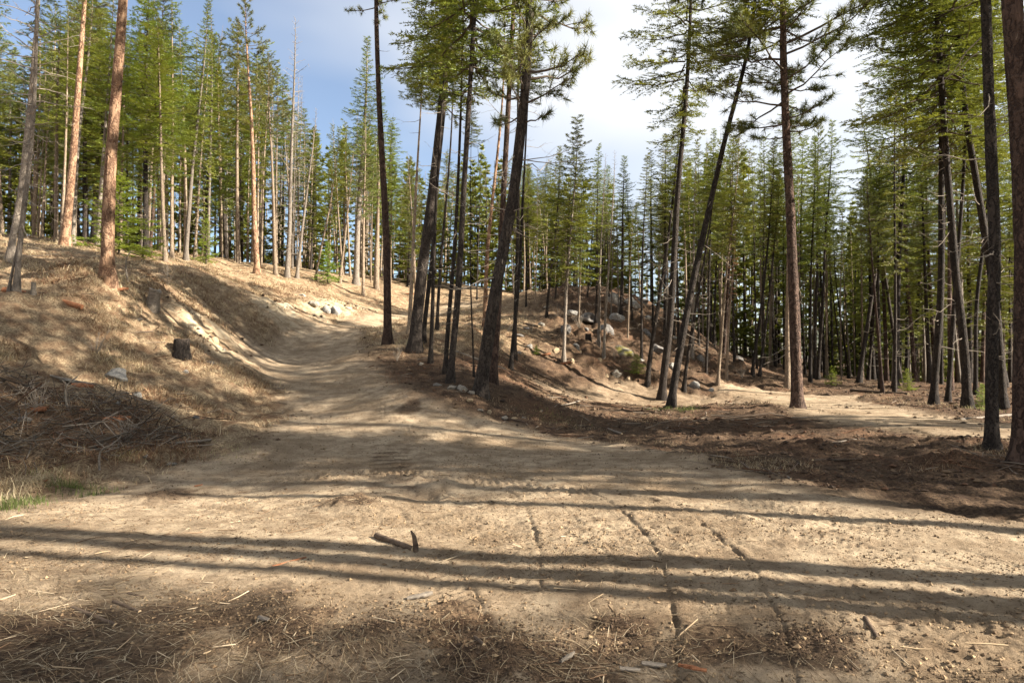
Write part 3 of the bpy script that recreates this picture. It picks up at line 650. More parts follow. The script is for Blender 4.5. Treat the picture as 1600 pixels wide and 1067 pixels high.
h_('slim dark fir left of the straight black trunk in the cluster', [(695, 586), (708, 380), (722, 150)], 10, 'fir_thin', 'bark_dark', cb=150, hgt=12, name='fir_tree')
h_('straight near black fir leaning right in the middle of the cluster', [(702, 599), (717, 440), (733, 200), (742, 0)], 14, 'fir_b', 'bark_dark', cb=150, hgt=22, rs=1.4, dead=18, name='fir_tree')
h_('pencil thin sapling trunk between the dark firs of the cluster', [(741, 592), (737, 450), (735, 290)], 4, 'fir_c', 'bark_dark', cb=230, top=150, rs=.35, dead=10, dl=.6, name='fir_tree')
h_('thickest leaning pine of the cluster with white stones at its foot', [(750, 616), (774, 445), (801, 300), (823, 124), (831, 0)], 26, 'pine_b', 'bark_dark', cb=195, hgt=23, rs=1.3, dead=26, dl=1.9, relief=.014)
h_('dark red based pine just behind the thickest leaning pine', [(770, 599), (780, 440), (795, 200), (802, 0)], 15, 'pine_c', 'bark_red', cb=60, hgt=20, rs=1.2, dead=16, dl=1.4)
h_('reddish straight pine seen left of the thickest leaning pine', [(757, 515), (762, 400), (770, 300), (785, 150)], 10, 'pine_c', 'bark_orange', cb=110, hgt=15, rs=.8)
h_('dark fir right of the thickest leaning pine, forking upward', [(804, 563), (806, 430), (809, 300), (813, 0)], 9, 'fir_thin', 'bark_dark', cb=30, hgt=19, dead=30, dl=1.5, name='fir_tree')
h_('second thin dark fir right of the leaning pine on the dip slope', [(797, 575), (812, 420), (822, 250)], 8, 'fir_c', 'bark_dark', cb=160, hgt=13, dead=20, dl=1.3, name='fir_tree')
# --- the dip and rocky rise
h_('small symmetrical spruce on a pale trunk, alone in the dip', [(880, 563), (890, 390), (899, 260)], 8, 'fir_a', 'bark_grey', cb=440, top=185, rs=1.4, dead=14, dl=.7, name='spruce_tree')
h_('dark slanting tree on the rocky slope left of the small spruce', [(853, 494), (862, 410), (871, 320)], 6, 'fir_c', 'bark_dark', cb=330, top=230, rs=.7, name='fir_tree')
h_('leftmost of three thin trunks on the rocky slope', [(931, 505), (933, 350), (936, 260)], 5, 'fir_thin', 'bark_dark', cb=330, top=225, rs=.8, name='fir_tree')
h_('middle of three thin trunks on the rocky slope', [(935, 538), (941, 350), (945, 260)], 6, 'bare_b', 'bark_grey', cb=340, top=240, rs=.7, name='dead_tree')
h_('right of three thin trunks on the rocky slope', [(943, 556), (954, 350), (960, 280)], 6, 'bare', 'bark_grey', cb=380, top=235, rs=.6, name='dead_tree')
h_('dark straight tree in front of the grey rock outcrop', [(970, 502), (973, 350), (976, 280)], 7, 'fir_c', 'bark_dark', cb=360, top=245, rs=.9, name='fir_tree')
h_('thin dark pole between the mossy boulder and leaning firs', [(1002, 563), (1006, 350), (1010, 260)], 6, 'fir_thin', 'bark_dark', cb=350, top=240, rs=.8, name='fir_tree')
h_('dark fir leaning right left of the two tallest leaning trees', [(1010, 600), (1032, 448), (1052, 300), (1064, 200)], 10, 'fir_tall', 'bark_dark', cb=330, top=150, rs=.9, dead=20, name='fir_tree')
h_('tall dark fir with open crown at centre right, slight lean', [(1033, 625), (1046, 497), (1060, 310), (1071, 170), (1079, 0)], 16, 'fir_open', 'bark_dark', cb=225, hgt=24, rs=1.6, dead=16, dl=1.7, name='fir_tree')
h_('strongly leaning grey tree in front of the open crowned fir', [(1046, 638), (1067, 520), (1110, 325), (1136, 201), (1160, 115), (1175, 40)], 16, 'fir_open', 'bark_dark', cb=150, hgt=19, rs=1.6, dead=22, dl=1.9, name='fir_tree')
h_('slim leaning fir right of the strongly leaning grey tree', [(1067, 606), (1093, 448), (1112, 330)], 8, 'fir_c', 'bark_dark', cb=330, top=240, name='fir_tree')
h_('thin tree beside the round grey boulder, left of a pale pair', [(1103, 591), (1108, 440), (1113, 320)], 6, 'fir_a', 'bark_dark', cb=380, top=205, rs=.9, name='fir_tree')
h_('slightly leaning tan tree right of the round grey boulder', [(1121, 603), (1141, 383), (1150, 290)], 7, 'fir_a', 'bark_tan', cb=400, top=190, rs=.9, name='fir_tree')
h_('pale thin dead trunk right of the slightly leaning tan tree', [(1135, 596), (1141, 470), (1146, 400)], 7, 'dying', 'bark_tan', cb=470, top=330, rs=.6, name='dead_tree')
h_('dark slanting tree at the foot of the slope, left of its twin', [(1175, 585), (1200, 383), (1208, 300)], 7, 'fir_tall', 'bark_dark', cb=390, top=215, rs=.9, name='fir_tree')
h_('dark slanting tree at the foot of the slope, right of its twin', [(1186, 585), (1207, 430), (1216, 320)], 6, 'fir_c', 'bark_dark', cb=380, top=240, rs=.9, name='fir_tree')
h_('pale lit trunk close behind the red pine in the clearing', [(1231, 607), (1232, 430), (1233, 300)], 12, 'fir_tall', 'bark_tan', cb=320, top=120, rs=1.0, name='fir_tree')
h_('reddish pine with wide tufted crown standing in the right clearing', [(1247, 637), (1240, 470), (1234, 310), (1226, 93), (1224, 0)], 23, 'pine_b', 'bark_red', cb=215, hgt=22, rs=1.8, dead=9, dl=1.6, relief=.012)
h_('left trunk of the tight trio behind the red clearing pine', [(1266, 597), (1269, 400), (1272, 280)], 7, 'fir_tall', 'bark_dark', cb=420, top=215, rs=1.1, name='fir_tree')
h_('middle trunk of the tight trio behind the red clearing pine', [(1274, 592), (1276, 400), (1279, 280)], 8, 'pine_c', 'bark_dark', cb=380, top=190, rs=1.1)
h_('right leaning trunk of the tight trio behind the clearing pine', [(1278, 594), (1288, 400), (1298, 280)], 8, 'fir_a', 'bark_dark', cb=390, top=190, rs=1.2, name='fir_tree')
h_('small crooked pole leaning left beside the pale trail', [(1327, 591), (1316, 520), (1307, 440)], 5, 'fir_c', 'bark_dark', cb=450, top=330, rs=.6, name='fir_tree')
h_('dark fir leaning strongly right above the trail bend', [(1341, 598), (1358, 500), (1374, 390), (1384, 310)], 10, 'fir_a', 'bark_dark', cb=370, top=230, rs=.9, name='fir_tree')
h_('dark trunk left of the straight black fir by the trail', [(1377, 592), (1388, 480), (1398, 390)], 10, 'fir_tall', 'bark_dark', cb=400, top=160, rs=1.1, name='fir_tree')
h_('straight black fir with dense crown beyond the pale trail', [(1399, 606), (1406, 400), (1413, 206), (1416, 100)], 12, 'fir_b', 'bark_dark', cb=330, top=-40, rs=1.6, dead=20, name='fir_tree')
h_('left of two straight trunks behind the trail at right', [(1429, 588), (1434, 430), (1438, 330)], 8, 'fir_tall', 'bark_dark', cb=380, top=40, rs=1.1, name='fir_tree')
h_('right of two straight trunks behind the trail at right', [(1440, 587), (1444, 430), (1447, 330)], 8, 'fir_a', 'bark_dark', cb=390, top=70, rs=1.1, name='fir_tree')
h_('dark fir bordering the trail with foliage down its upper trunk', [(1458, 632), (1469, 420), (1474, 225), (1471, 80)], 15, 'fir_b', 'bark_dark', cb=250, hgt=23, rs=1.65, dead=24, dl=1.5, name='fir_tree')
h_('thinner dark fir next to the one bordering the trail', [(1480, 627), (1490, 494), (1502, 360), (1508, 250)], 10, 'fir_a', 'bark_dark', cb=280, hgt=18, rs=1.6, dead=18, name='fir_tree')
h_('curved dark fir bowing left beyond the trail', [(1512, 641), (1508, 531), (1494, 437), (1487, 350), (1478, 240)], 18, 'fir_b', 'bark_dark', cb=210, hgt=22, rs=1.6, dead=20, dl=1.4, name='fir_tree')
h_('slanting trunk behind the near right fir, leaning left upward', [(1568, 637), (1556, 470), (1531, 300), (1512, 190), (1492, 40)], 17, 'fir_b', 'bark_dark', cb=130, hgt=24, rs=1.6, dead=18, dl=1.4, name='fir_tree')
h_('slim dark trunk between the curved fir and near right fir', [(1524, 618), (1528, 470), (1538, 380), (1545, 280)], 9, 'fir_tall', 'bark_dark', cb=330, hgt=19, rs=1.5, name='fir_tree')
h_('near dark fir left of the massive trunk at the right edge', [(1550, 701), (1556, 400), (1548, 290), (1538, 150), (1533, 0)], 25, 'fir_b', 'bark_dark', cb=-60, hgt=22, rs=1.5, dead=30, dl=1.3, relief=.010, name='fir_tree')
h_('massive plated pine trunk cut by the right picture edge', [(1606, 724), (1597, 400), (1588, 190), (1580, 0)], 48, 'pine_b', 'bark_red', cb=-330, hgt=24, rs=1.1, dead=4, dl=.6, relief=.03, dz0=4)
# --- trees just outside the picture whose shadows cross the clearing
OUT = 'conifers outside the picture that shade the clearing'
for (X, Y, d, H, cbz, cr, rs) in [(13.0, 4.3, .34, 18, 11, 'fir_a', .8), (15.0, 7.4, .38, 18, 10.5, 'fir_a', .9), (11.2, 2.33, .30, 17, 9.5, 'fir_a', .8), (12.0, 6.9, .42, 18, 10, 'fir_a', .9), (10.4, 3.55, .46, 18, 9.5, 'fir_b', .85), (9.6, 2.95, .44, 17, 9, 'fir_a', .9), (12.6, 5.6, .48, 19, 9.5, 'fir_b', .9), (17.5, -1.2, .3, 17, 7, 'fir_b', 1.0),
                                  (20, -2.9, .3, 18, 8, 'fir_b', 1.0), (24, -2.9, .32, 18, 7, 'fir_b', 1.0), (15, 8.6, .3, 17, 8, 'fir_tall', 1.1), (19, 5, .3, 17, 8, 'fir_open', 1.0),
                                  (14.5, -2.0, .3, 18, 8.5, 'pine_b', .9), (12.2, 8.3, .3, 17, 6, 'fir_b', 1.2), (22, 8.5, .3, 17, 6, 'fir_a', 1.1), (27, 4.5, .3, 18, 6, 'fir_b', 1.2), (18, 7.0, .3, 18, 8, 'fir_b', 1.1), (24, 6.2, .3, 18, 8, 'fir_b', 1.2), (21, -2.6, .3, 18, 8, 'fir_b', .8), (26, -3.2, .3, 18, 8, 'fir_b', 1.1), (16.5, 11, .3, 17, 8, 'fir_b', 1.0), (14, 14.2, .3, 18, 6.5, 'fir_b', 1.1), (17.5, 13.4, .3, 18, 7, 'fir_b', 1.2), (15.5, 16, .3, 18, 7, 'fir_b', 1.1), (20, 14.4, .3, 18, 7, 'fir_b', 1.2), (23, 12.5, .3, 18, 7, 'fir_b', 1.1)]:
    h_('tall conifer just outside the right edge, known by its long shadow', [(rng.normal(0, .2), rng.normal(0, .2), 6.0)], 0, cr, 'bark_dark', cb=cbz, hgt=H, rs=rs, dead=0, group=OUT, xy=(X, Y), dia=d, name='fir_tree')

# --- filler trees of the standing forest: a few grown trees, copied one by one
def proto(kind, H, cbf, dia, crown, rs, bk, seed, dead=16, dl=1.0):
    rg = np.random.default_rng(seed); z = np.linspace(0, H, 16)
    P = np.stack([.10 * np.sin(z * .3 + seed) * z / H, .10 * np.cos(z * .27 + seed * 2) * z / H, z], 1); P -= P[:1] * np.array([1, 1, 0]); zt = z / H
    r = dia * .5 * ((1 - zt) ** .8 * .95 + .02) + dia * .17 * np.exp(-z / (dia))
    tr = mesh('trunk_' + kind, *tube(np.concatenate([P[:1] - [0, 0, .4], P]), np.concatenate([r[:1], r]), 8, .1, seed), M[bk])
    db = mesh('dead_branches_' + kind, *dead_branches(P, r, 1.2, H * cbf + .6, dead, seed + 7, dl), M['twig'])
    return dict(H=H, cb=H * cbf, tr=tr, db=db, crown=crown, rs=rs, P=P, kind=kind, bk=bk)
PRO = [proto('fir1', 14, .48, .22, 'fir_oval', 1.35, 'bark_tan', 1), proto('fir2', 15, .45, .20, 'fir_loose', 1.3, 'bark_grey', 2), proto('fir3', 13, .5, .18, 'fir_oval', 1.2, 'bark_tan', 3),
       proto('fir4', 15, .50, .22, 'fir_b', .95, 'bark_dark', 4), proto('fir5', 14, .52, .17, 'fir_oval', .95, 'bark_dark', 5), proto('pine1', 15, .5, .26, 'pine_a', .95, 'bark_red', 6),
       proto('pine2', 15, .48, .24, 'pine_c', 1.25, 'bark_tan', 7), proto('dead1', 13, .35, .15, 'bare', .9, 'bark_grey', 8), proto('fir6', 13, .18, .24, 'fir_tall', 1.5, 'bark_dark', 9)]
PROF = np.array([(-200, -80), (0, -80), (330, -30), (390, 10), (440, 70), (480, 150), (520, 180), (560, 150), (600, 170), (640, 235), (700, 225), (760, 205), (840, 250), (900, 245), (960, 265),
                 (1010, 290), (1060, 215), (1110, 195), (1200, 195), (1290, 195), (1330, 270), (1362, 235), (1390, 90), (1450, -40), (1800, -100)], float)
def top_for(px): return np.interp(px, PROF[:, 0], PROF[:, 1])
CATN = {'fir': 'fir tree', 'pin': 'pine tree', 'dea': 'dead tree'}
LOOK = {'fir1': 'pale barked fir', 'fir2': 'grey barked fir', 'fir3': 'narrow pale fir', 'fir4': 'broad dark fir', 'fir5': 'narrow dark fir', 'pine1': 'red barked pine', 'pine2': 'tan barked pine', 'dead1': 'bare dead tree', 'fir6': 'low branched fir'}
MARK = [(30, 'the slim bare grey tree'), (112, 'the rear orange pine'), (172, 'the big orange pine'), (232, 'the bright green sapling'), (295, 'the leaning grey crest fir'), (398, 'the tall tufted pine'), (453, 'the bare topped tree'),
        (520, 'the slanting pale pole'), (563, 'the tallest spruce'), (604, 'the dark red road pine'), (665, 'the thick leaning grey fir'), (715, 'the straight black fir'), (785, 'the thickest leaning pine'), (888, 'the small lone spruce'),
        (940, 'the three thin trunks'), (1000, 'the mossy boulder'), (1052, 'the tall open crowned fir'), (1100, 'the strongly leaning tree'), (1140, 'the round grey boulder'), (1200, 'the slanting twins'), (1241, 'the red clearing pine'),
        (1278, 'the tight trio'), (1355, 'the strongly right leaning fir'), (1403, 'the straight black trail fir'), (1464, 'the trail side fir'), (1505, 'the curved dark fir'), (1553, 'the near right fir'), (1600, 'the massive edge trunk')]
def where(px, Y, H, kind, place):
    m = min(MARK, key=lambda a: abs(a[0] - px)); side = 'left of' if px < m[0] else 'right of'
    return '%s %s, %s, %s %s' % ('tall' if H > 14 else ('short' if H < 10 else 'medium'), LOOK[kind], place, side, m[1])
def filler(X, Y, p, H, label, group, rg):
    s = H / p['H']; e = empty('dead_tree' if p['kind'].startswith('dead') else ('pine_tree' if p['kind'].startswith('pine') else 'fir_tree'), (X, Y, gz(X, Y)))
    tag(e, label, CATN[p['kind'][:3]], group); e.rotation_euler = (rg.normal(0, .035), rg.normal(0, .035), rg.uniform(0, 6.28)); xs = s * rg.uniform(.85, 1.15)
    ys = xs * rg.uniform(.75, 1.3); e.scale = (xs, xs, s)
    obj('trunk', p['tr'], e); obj('dead_branches', p['db'], e)['kind'] = 'stuff'
    Hc, fm, lm = CR[p['crown']]; cbz = p['cb'] * rg.uniform(.7, 1.25); c0 = [np.interp(cbz, p['P'][:, 2], p['P'][:, i]) for i in range(3)]; tb = rg.uniform(.93, 1.0)
    k = obj('crown' if fm else 'bare_crown', fm or lm, e, c0); k.scale = (p['rs'] * rg.uniform(.8, 1.25), p['rs'] * rg.uniform(.8, 1.25), (p['H'] * tb - cbz) / Hc)
    if fm: obj('limbs', lm, k)['kind'] = 'stuff'
    TREES.append((X, Y, .25, H))
ZONES = [   # photo column range, distance range, count, tree kinds, label, group
    (-60, 330, 31, 60, 58, [0, 1, 2, 0, 8, 6, 3, 8], 'left crest', 'forest on the left crest'),
    (330, 640, 44, 74, 50, [0, 1, 2, 0, 6, 7, 2, 8, 8], 'bend stand', 'forest above the road bend'),
    (640, 930, 54, 86, 46, [1, 3, 4, 6, 2, 0, 4, 4], 'cluster stand', 'forest behind the cluster'),
    (880, 1230, 34, 72, 64, [3, 4, 1, 5, 4, 4, 2, 4, 7], 'rocky rise', 'forest on the rocky rise'),
    (1230, 1365, 42, 75, 22, [3, 4, 2, 1, 8, 4], 'far stand', 'far stand behind the clearing'),
    (1365, 1640, 29, 66, 48, [3, 4, 1, 8, 4, 5, 1, 8], 'trail stand', 'forest beyond the right trail')]
ROADP = hits([(430, 570), (470, 530), (600, 492), (650, 485), (730, 472)])[:, :2]
ROADP = np.concatenate([ROADP, [[-2, 70], [-6, 95]]])
frg = np.random.default_rng(77)
for x0, x1, d0, d1, cnt, kinds, label, group in ZONES:
    made = tries = 0
    while made < cnt and tries < 4000:
        tries += 1; px = frg.uniform(x0, x1); Y = d0 + (d1 - d0) * frg.random() ** .8; X = (px - CX) / FPX * Y
        if min((X - a[0]) ** 2 + (Y - a[1]) ** 2 for a in TREES) < 1.0: continue
        if pdist(np.array([X]), np.array([Y]), ROADP)[0][0] < 2.6: continue
        if pdist(np.array([X]), np.array([Y]), trail)[0][0] < 2.2: continue
        bz = float(base_z([X], [Y])[0]); ty = top_for(px) + abs(frg.normal(0, 55)) - 5
        H = at(px, ty, Y)[2] - bz
        H = min(max(H, 6.5), frg.uniform(16, 20)) if H > 4 else 0
        if H <= 0: continue
        pr = PRO[kinds[frg.integers(len(kinds))]]; q3 = (Y - d0) / (d1 - d0)
        filler(X, Y, pr, H, where(px, Y, H, pr['kind'], ('front of ' if q3 < .25 else ('middle of ' if q3 < .6 else 'back of ')) + label), group, frg); made += 1
for px, py, pk, tp in [(822, 478, 4, 250), (836, 470, 2, 260), (868, 468, 4, 240), (905, 474, 1, 265), (918, 466, 4, 255), (955, 492, 7, 285), (988, 500, 4, 270), (1020, 515, 4, 235), (1038, 530, 3, 220), (1060, 548, 4, 225),
                       (1082, 560, 1, 215), (1092, 540, 4, 210), (1148, 566, 4, 215), (1160, 548, 2, 205), (1212, 572, 4, 215), (1222, 565, 3, 205), (780, 466, 4, 225), (745, 468, 4, 235)]:
    p = hit(px, py); H = at(px, tp, p[1])[2] - p[2]; pr = PRO[pk]
    filler(p[0], p[1], pr, H, where(px, p[1], H, pr['kind'], 'standing on the rise itself'), 'thin trees on the rise', frg)
# --- the wood farther back, one mass
def far_wood():
    rg = np.random.default_rng(5); fol, wood, poles = [], [], []
    lo = [fir_crown(31 + i, 9, 1.7, 38, spacing=.32, nl=.27, nw=.063, low=.05, ns=.05) for i in range(3)]
    for k in range(235):
        px = rg.uniform(-80, 1680) if k < 200 else rg.uniform(1150, 1680); Y = rg.uniform(58, 105) if px < 1230 else rg.uniform(66, 105); X = (px - CX) / FPX * Y; z = gz(X, Y)
        H = min(17, max(7, at(px, top_for(px) + 20 + abs(rg.normal(0, 50)), Y)[2] - z))
        a = rg.uniform(0, 6.28); ca, sa = math.cos(a), math.sin(a); (V, F), _ = lo[k % 3]; s = H * .94 / 9
        W = np.stack([V[:, 0] * ca - V[:, 1] * sa, V[:, 0] * sa + V[:, 1] * ca, V[:, 2]], 1) * [1.35, 1.35, s] + [X, Y, z + H * .06]; fol.append((W, F))
        wood.append(tube(np.array([[X, Y, z - .5], [X + rg.normal(0, .1), Y, z + H * .5], [X + rg.normal(0, .2), Y, z + H]]), [.14, .10, .02], 5))
    for k in range(80):
        px = rg.uniform(-80, 1680); Y = rg.uniform(54, 84); X = (px - CX) / FPX * Y
        if pdist(np.array([X]), np.array([Y]), ROADP)[0][0] < 3.5: continue
        z = gz(X, Y); H = rg.uniform(2.5, 6); a = rg.uniform(0, 6.28); ca, sa = math.cos(a), math.sin(a); (V, F), _ = lo[k % 3]; s = H / 9
        W = np.stack([V[:, 0] * ca - V[:, 1] * sa, V[:, 0] * sa + V[:, 1] * ca, V[:, 2]], 1) * [1.25, 1.25, s] + [X, Y, z - .2]; fol.append((W, F))
    for k in range(230):                                              # slim poles between the crowns
        px = rg.uniform(560, 1680) if k > 60 else rg.uniform(-60, 640); Y = rg.uniform(48, 88); X = (px - CX) / FPX * Y
        if pdist(np.array([X]), np.array([Y]), ROADP)[0][0] < 2.8: continue
        z = gz(X, Y); H = min(15, max(6, at(px, top_for(px) + 30 + abs(rg.normal(0, 60)), Y)[2] - z)); q0 = np.array([X, Y, z - .4]); tx = rg.normal(0, .45); ty = rg.normal(0, .45); r0 = rg.uniform(.05, .11)
        poles.append(tube(np.array([q0, q0 + [tx * .45 + rg.normal(0, .06), ty * .5, H * .5], q0 + [tx, ty, H]]), [r0, r0 * .75, .015], 5))
        if k % 2: continue
        (V, F), _ = lo[k % 3]; kk = rg.random(len(F)) < .45; W = V * [.7, .7, H * .4 / 9] + q0 + [tx * .8, ty * .8, H * .6]; fol.append((W[F[kk]].reshape(-1, 3), np.arange(kk.sum() * 3).reshape(-1, 3)))
    e = empty('far_wood'); tag(e, 'far mass of conifers closing the view behind the forest', 'wood', kind='stuff')
    a = obj('crowns', mesh('far_crowns', *join(fol), M['fir_needles'], False), e); a['kind'] = 'stuff'
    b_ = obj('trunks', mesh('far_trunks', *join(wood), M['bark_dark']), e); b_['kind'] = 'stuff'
    c_ = obj('poles', mesh('far_poles', *join(poles), M['bark_tan']), e); c_['kind'] = 'stuff'
far_wood()
# --- young firs and shrubs
def young(px, py, hpx, label, mat=None, rs=1.0, name='young_fir'):
    p = hit(px, py); B = (p[0], p[1], gz(p[0], p[1])); H = hpx * p[1] / FPX; e = empty(name, B); tag(e, label, 'sapling')
    z = np.linspace(-.2, H * .95, 6); obj('trunk', mesh('trunk', *tube(np.stack([z * 0, z * 0, z], 1), np.linspace(.02 + H * .012, .004, 6), 6), M['limb']), e)
    Hc, fm, lm = CR['young']; c = obj('crown', fm, e, (0, 0, .05)); c.scale = (rs * H / Hc, rs * H / Hc, H / Hc); c.rotation_euler.z = px; obj('limbs', lm, c)
young(186, 398, 124, 'bright yellow green fir sapling behind the big orange pine', rs=1.4)
young(322, 412, 70, 'small fir sapling under the leaning grey fir on the crest', rs=.8)
young(512, 446, 62, 'low fir sapling at the crest left of the tall spruce', rs=.9)
young(995, 588, 30, 'low bright green bush between the pale boulder and leaning firs', rs=1.6, name='green_bush')
young(1418, 612, 34, 'small fir seedling beyond the trail beside the black fir', rs=1.1, name='seedling')
young(1300, 604, 30, 'small fir seedling behind the tight trio', rs=1.1, name='seedling')
young(1535, 640, 40, 'green fir seedling at the foot of the curved dark fir', rs=1.1, name='seedling')
young(838, 552, 14, 'tiny green seedling among red needles on the dip slope', rs=1.4, name='seedling')


# ------------------------------------------------------------------ rocks
def ico(sub):
    import bmesh
    bm = bmesh.new(); bmesh.ops.create_icosphere(bm, subdivisions=sub, radius=1.0)
    V = np.array([v.co[:] for v in bm.verts]); F = np.array([[v.index for v in f.verts] for f in bm.faces]); bm.free(); return V, F
ICO3 = ico(4)
OCT = (np.array([[1, 0, 0], [-1, 0, 0], [0, 1, 0], [0, -1, 0], [0, 0, 1], [0, 0, -1]], float), np.array([[0, 2, 4], [2, 1, 4], [1, 3, 4], [3, 0, 4], [2, 0, 5], [1, 2, 5], [3, 1, 5], [0, 3, 5]]))
def rock_mesh(seed, mat, flat=.7, cuts=9):
    rg = np.random.default_rng(seed); V, F = ICO3; V = V.copy()
    for _ in range(cuts):                                            # plane cuts give facets
        n = unit(rg.normal(0, 1, (1, 3)))[0]; d = rg.uniform(.55, .85); p = V @ n; k = p > d; V[k] -= n[None] * (p[k] - d)[:, None] * .92
    V += unit(V) * ((noise3(V * 1.7 + seed, seed) - .5) * .34 + (noise3(V * 5 + seed, seed) - .5) * .10 + (noise3(V * 13, seed) - .5) * .045)[:, None]
    return mesh('rock', V * [1, .8, flat], F, M[mat], True)
RK = {}
for mt in ('stone_grey', 'stone_pale', 'stone_dark', 'stone_moss', 'stone_tan'):
    RK[mt] = [rock_mesh(100 + 7 * i + len(RK) * 31, mt, f) for i, f in enumerate((.75, .55, .85))]
def rock(px, py, wpx, mt, label, v=0, hs=1.0, group=None, cat='rock', name='rock', rz=None):
    p = hit(px, py); s = wpx * .45 * p[1] / FPX; z = gz(p[0], p[1])
    o_ = obj(name, RK[mt][v % 3], None, (p[0], p[1], z + s * .02 * hs)); o_.scale = (s, s * .95, s * hs)
    o_.rotation_euler = (random.uniform(-.2, .2), random.uniform(-.2, .2), random.uniform(0, 6.28) if rz is None else rz); tag(o_, label, cat, group); return o_
rock(180, 588, 52, 'stone_grey', 'grey boulder half buried in brown grass on the left bank', 0, .9)
rock(212, 630, 22, 'stone_grey', 'small angular grey stone below the half buried grey boulder', 2, 1.1)
rock(110, 594, 38, 'stone_pale', 'flat pale slab of rock left of the half buried boulder', 1, .6)
rock(35, 655, 34, 'stone_grey', 'flat grey rock in the slash at the left edge', 1, .6)
rock(290, 577, 18, 'stone_grey', 'small round grey stone below the charred stump', 0)
rock(270, 722, 24, 'stone_pale', 'white stone at the foot of the left bank', 1, .8)
rock(305, 655, 14, 'stone_dark', 'small dark stone in straw at the bank foot', 2)
rock(228, 715, 14, 'stone_grey', 'little grey stone left of the white stone', 0)
rock(215, 500, 18, 'stone_pale', 'pale stone on the sunlit bank left of the weathered stump', 1, .7)
rock(294, 458, 14, 'stone_tan', 'yellowish stone right of the weathered stump', 0)
rock(525, 489, 30, 'stone_grey', 'grey layered outcrop above the road bend, right one', 0, 1.1, cat='rock outcrop', name='rock_outcrop')
rock(512, 488, 24, 'stone_grey', 'grey layered outcrop above the road bend, left one', 2, 1.1, cat='rock outcrop', name='rock_outcrop')
rock(471, 462, 20, 'stone_grey', 'grey rock on the bank above the road cut', 1, .9)
rock(490, 478, 26, 'stone_pale', 'pale broken rock face left of the layered outcrops', 2, .8)
rock(545, 484, 18, 'stone_pale', 'pale rock right of the layered outcrops by the road', 1, .8)
rock(335, 540, 22, 'stone_tan', 'tan split rock in the road cut right of the charred stump', 2, 1.0)
rock(350, 552, 12, 'stone_pale', 'small pale stone at the foot of the road cut', 0)
rock(366, 553, 12, 'stone_tan', 'small tan stone at the road edge below the cut', 1)
rock(322, 528, 20, 'stone_tan', 'tan slab topping the road cut beside the charred stump', 1, .7)
rock(722, 612, 24, 'stone_pale', 'largest white stone at the foot of the thickest leaning pine', 2, 1.0)
rock(706, 611, 26, 'stone_pale', 'rounded pale stone left of the largest white stone', 0, .7)
rock(737, 617, 17, 'stone_pale', 'white stone touching the thickest leaning pine', 1, 1.0)
rock(684, 606, 20, 'stone_grey', 'grey stone at the left end of the white stones', 1, .7)
rock(658, 568, 13, 'stone_pale', 'pale stone on the mound beside the slender dark fir', 0)
for i, (px, py, wd) in enumerate([(733, 632, 15), (750, 643, 14), (765, 645, 13), (789, 652, 17), (803, 656, 15), (818, 652, 12), (842, 662, 12)]):
    rock(px, py, wd, 'stone_pale' if i % 2 else 'stone_tan', 'small pale stone in the row along the right road edge', i, .8, 'stones along the right road edge')
rock(963, 586, 28, 'stone_pale', 'pale tan boulder left of the low green bush', 0, 1.1)
rock(982, 593, 14, 'stone_tan', 'small tan stone between the pale boulder and the bush', 2)
rock(948, 587, 14, 'stone_tan', 'small tan stone left of the pale tan boulder', 1)
rock(976, 548, 46, 'stone_moss', 'large boulder with yellow green moss on the rise', 0, 1.0)
rock(957, 474, 30, 'stone_grey', 'left grey block of the outcrop on top of the rise', 2, 1.2, cat='rock outcrop', name='rock_outcrop')
rock(985, 476, 40, 'stone_grey', 'largest grey block of the outcrop on top of the rise', 0, 1.1, cat='rock outcrop', name='rock_outcrop')
rock(1003, 478, 24, 'stone_dark', 'dark right block of the outcrop on top of the rise', 1, 1.2, cat='rock outcrop', name='rock_outcrop')
rock(920, 500, 44, 'stone_dark', 'dark shaded rock shelf left of the mossy boulder', 1, .9, cat='rock outcrop', name='rock_outcrop')
rock(943, 516, 40, 'stone_dark', 'dark rock lying against the mossy boulder', 2, .9)
rock(1010, 520, 30, 'stone_dark', 'dark rock right of the mossy boulder', 0, .9)
rock(846, 510, 16, 'stone_pale', 'pale stone on the dip slope left of the small spruce', 0)
rock(826, 539, 16, 'stone_grey', 'grey stone low on the dip slope', 2)
rock(857, 480, 22, 'stone_pale', 'pale slab high on the slope behind the small spruce', 1, .6)
rock(893, 492, 26, 'stone_grey', 'grey slab behind the small spruce', 1, .8)
rock(1085, 602, 38, 'stone_grey', 'round grey boulder at the foot of the rise', 0, 1.05)
rock(1109, 606, 16, 'stone_grey', 'small stone right of the round grey boulder', 2)
rock(1062, 496, 22, 'stone_pale', 'pale slab under the strongly leaning trunk on the rise', 1, .7)
rock(1056, 528, 18, 'stone_pale', 'pale stone halfway down the rise behind leaning trunks', 2, .8)
rock(1155, 562, 20, 'stone_dark', 'dark stone on the lower right slope of the rise', 0)

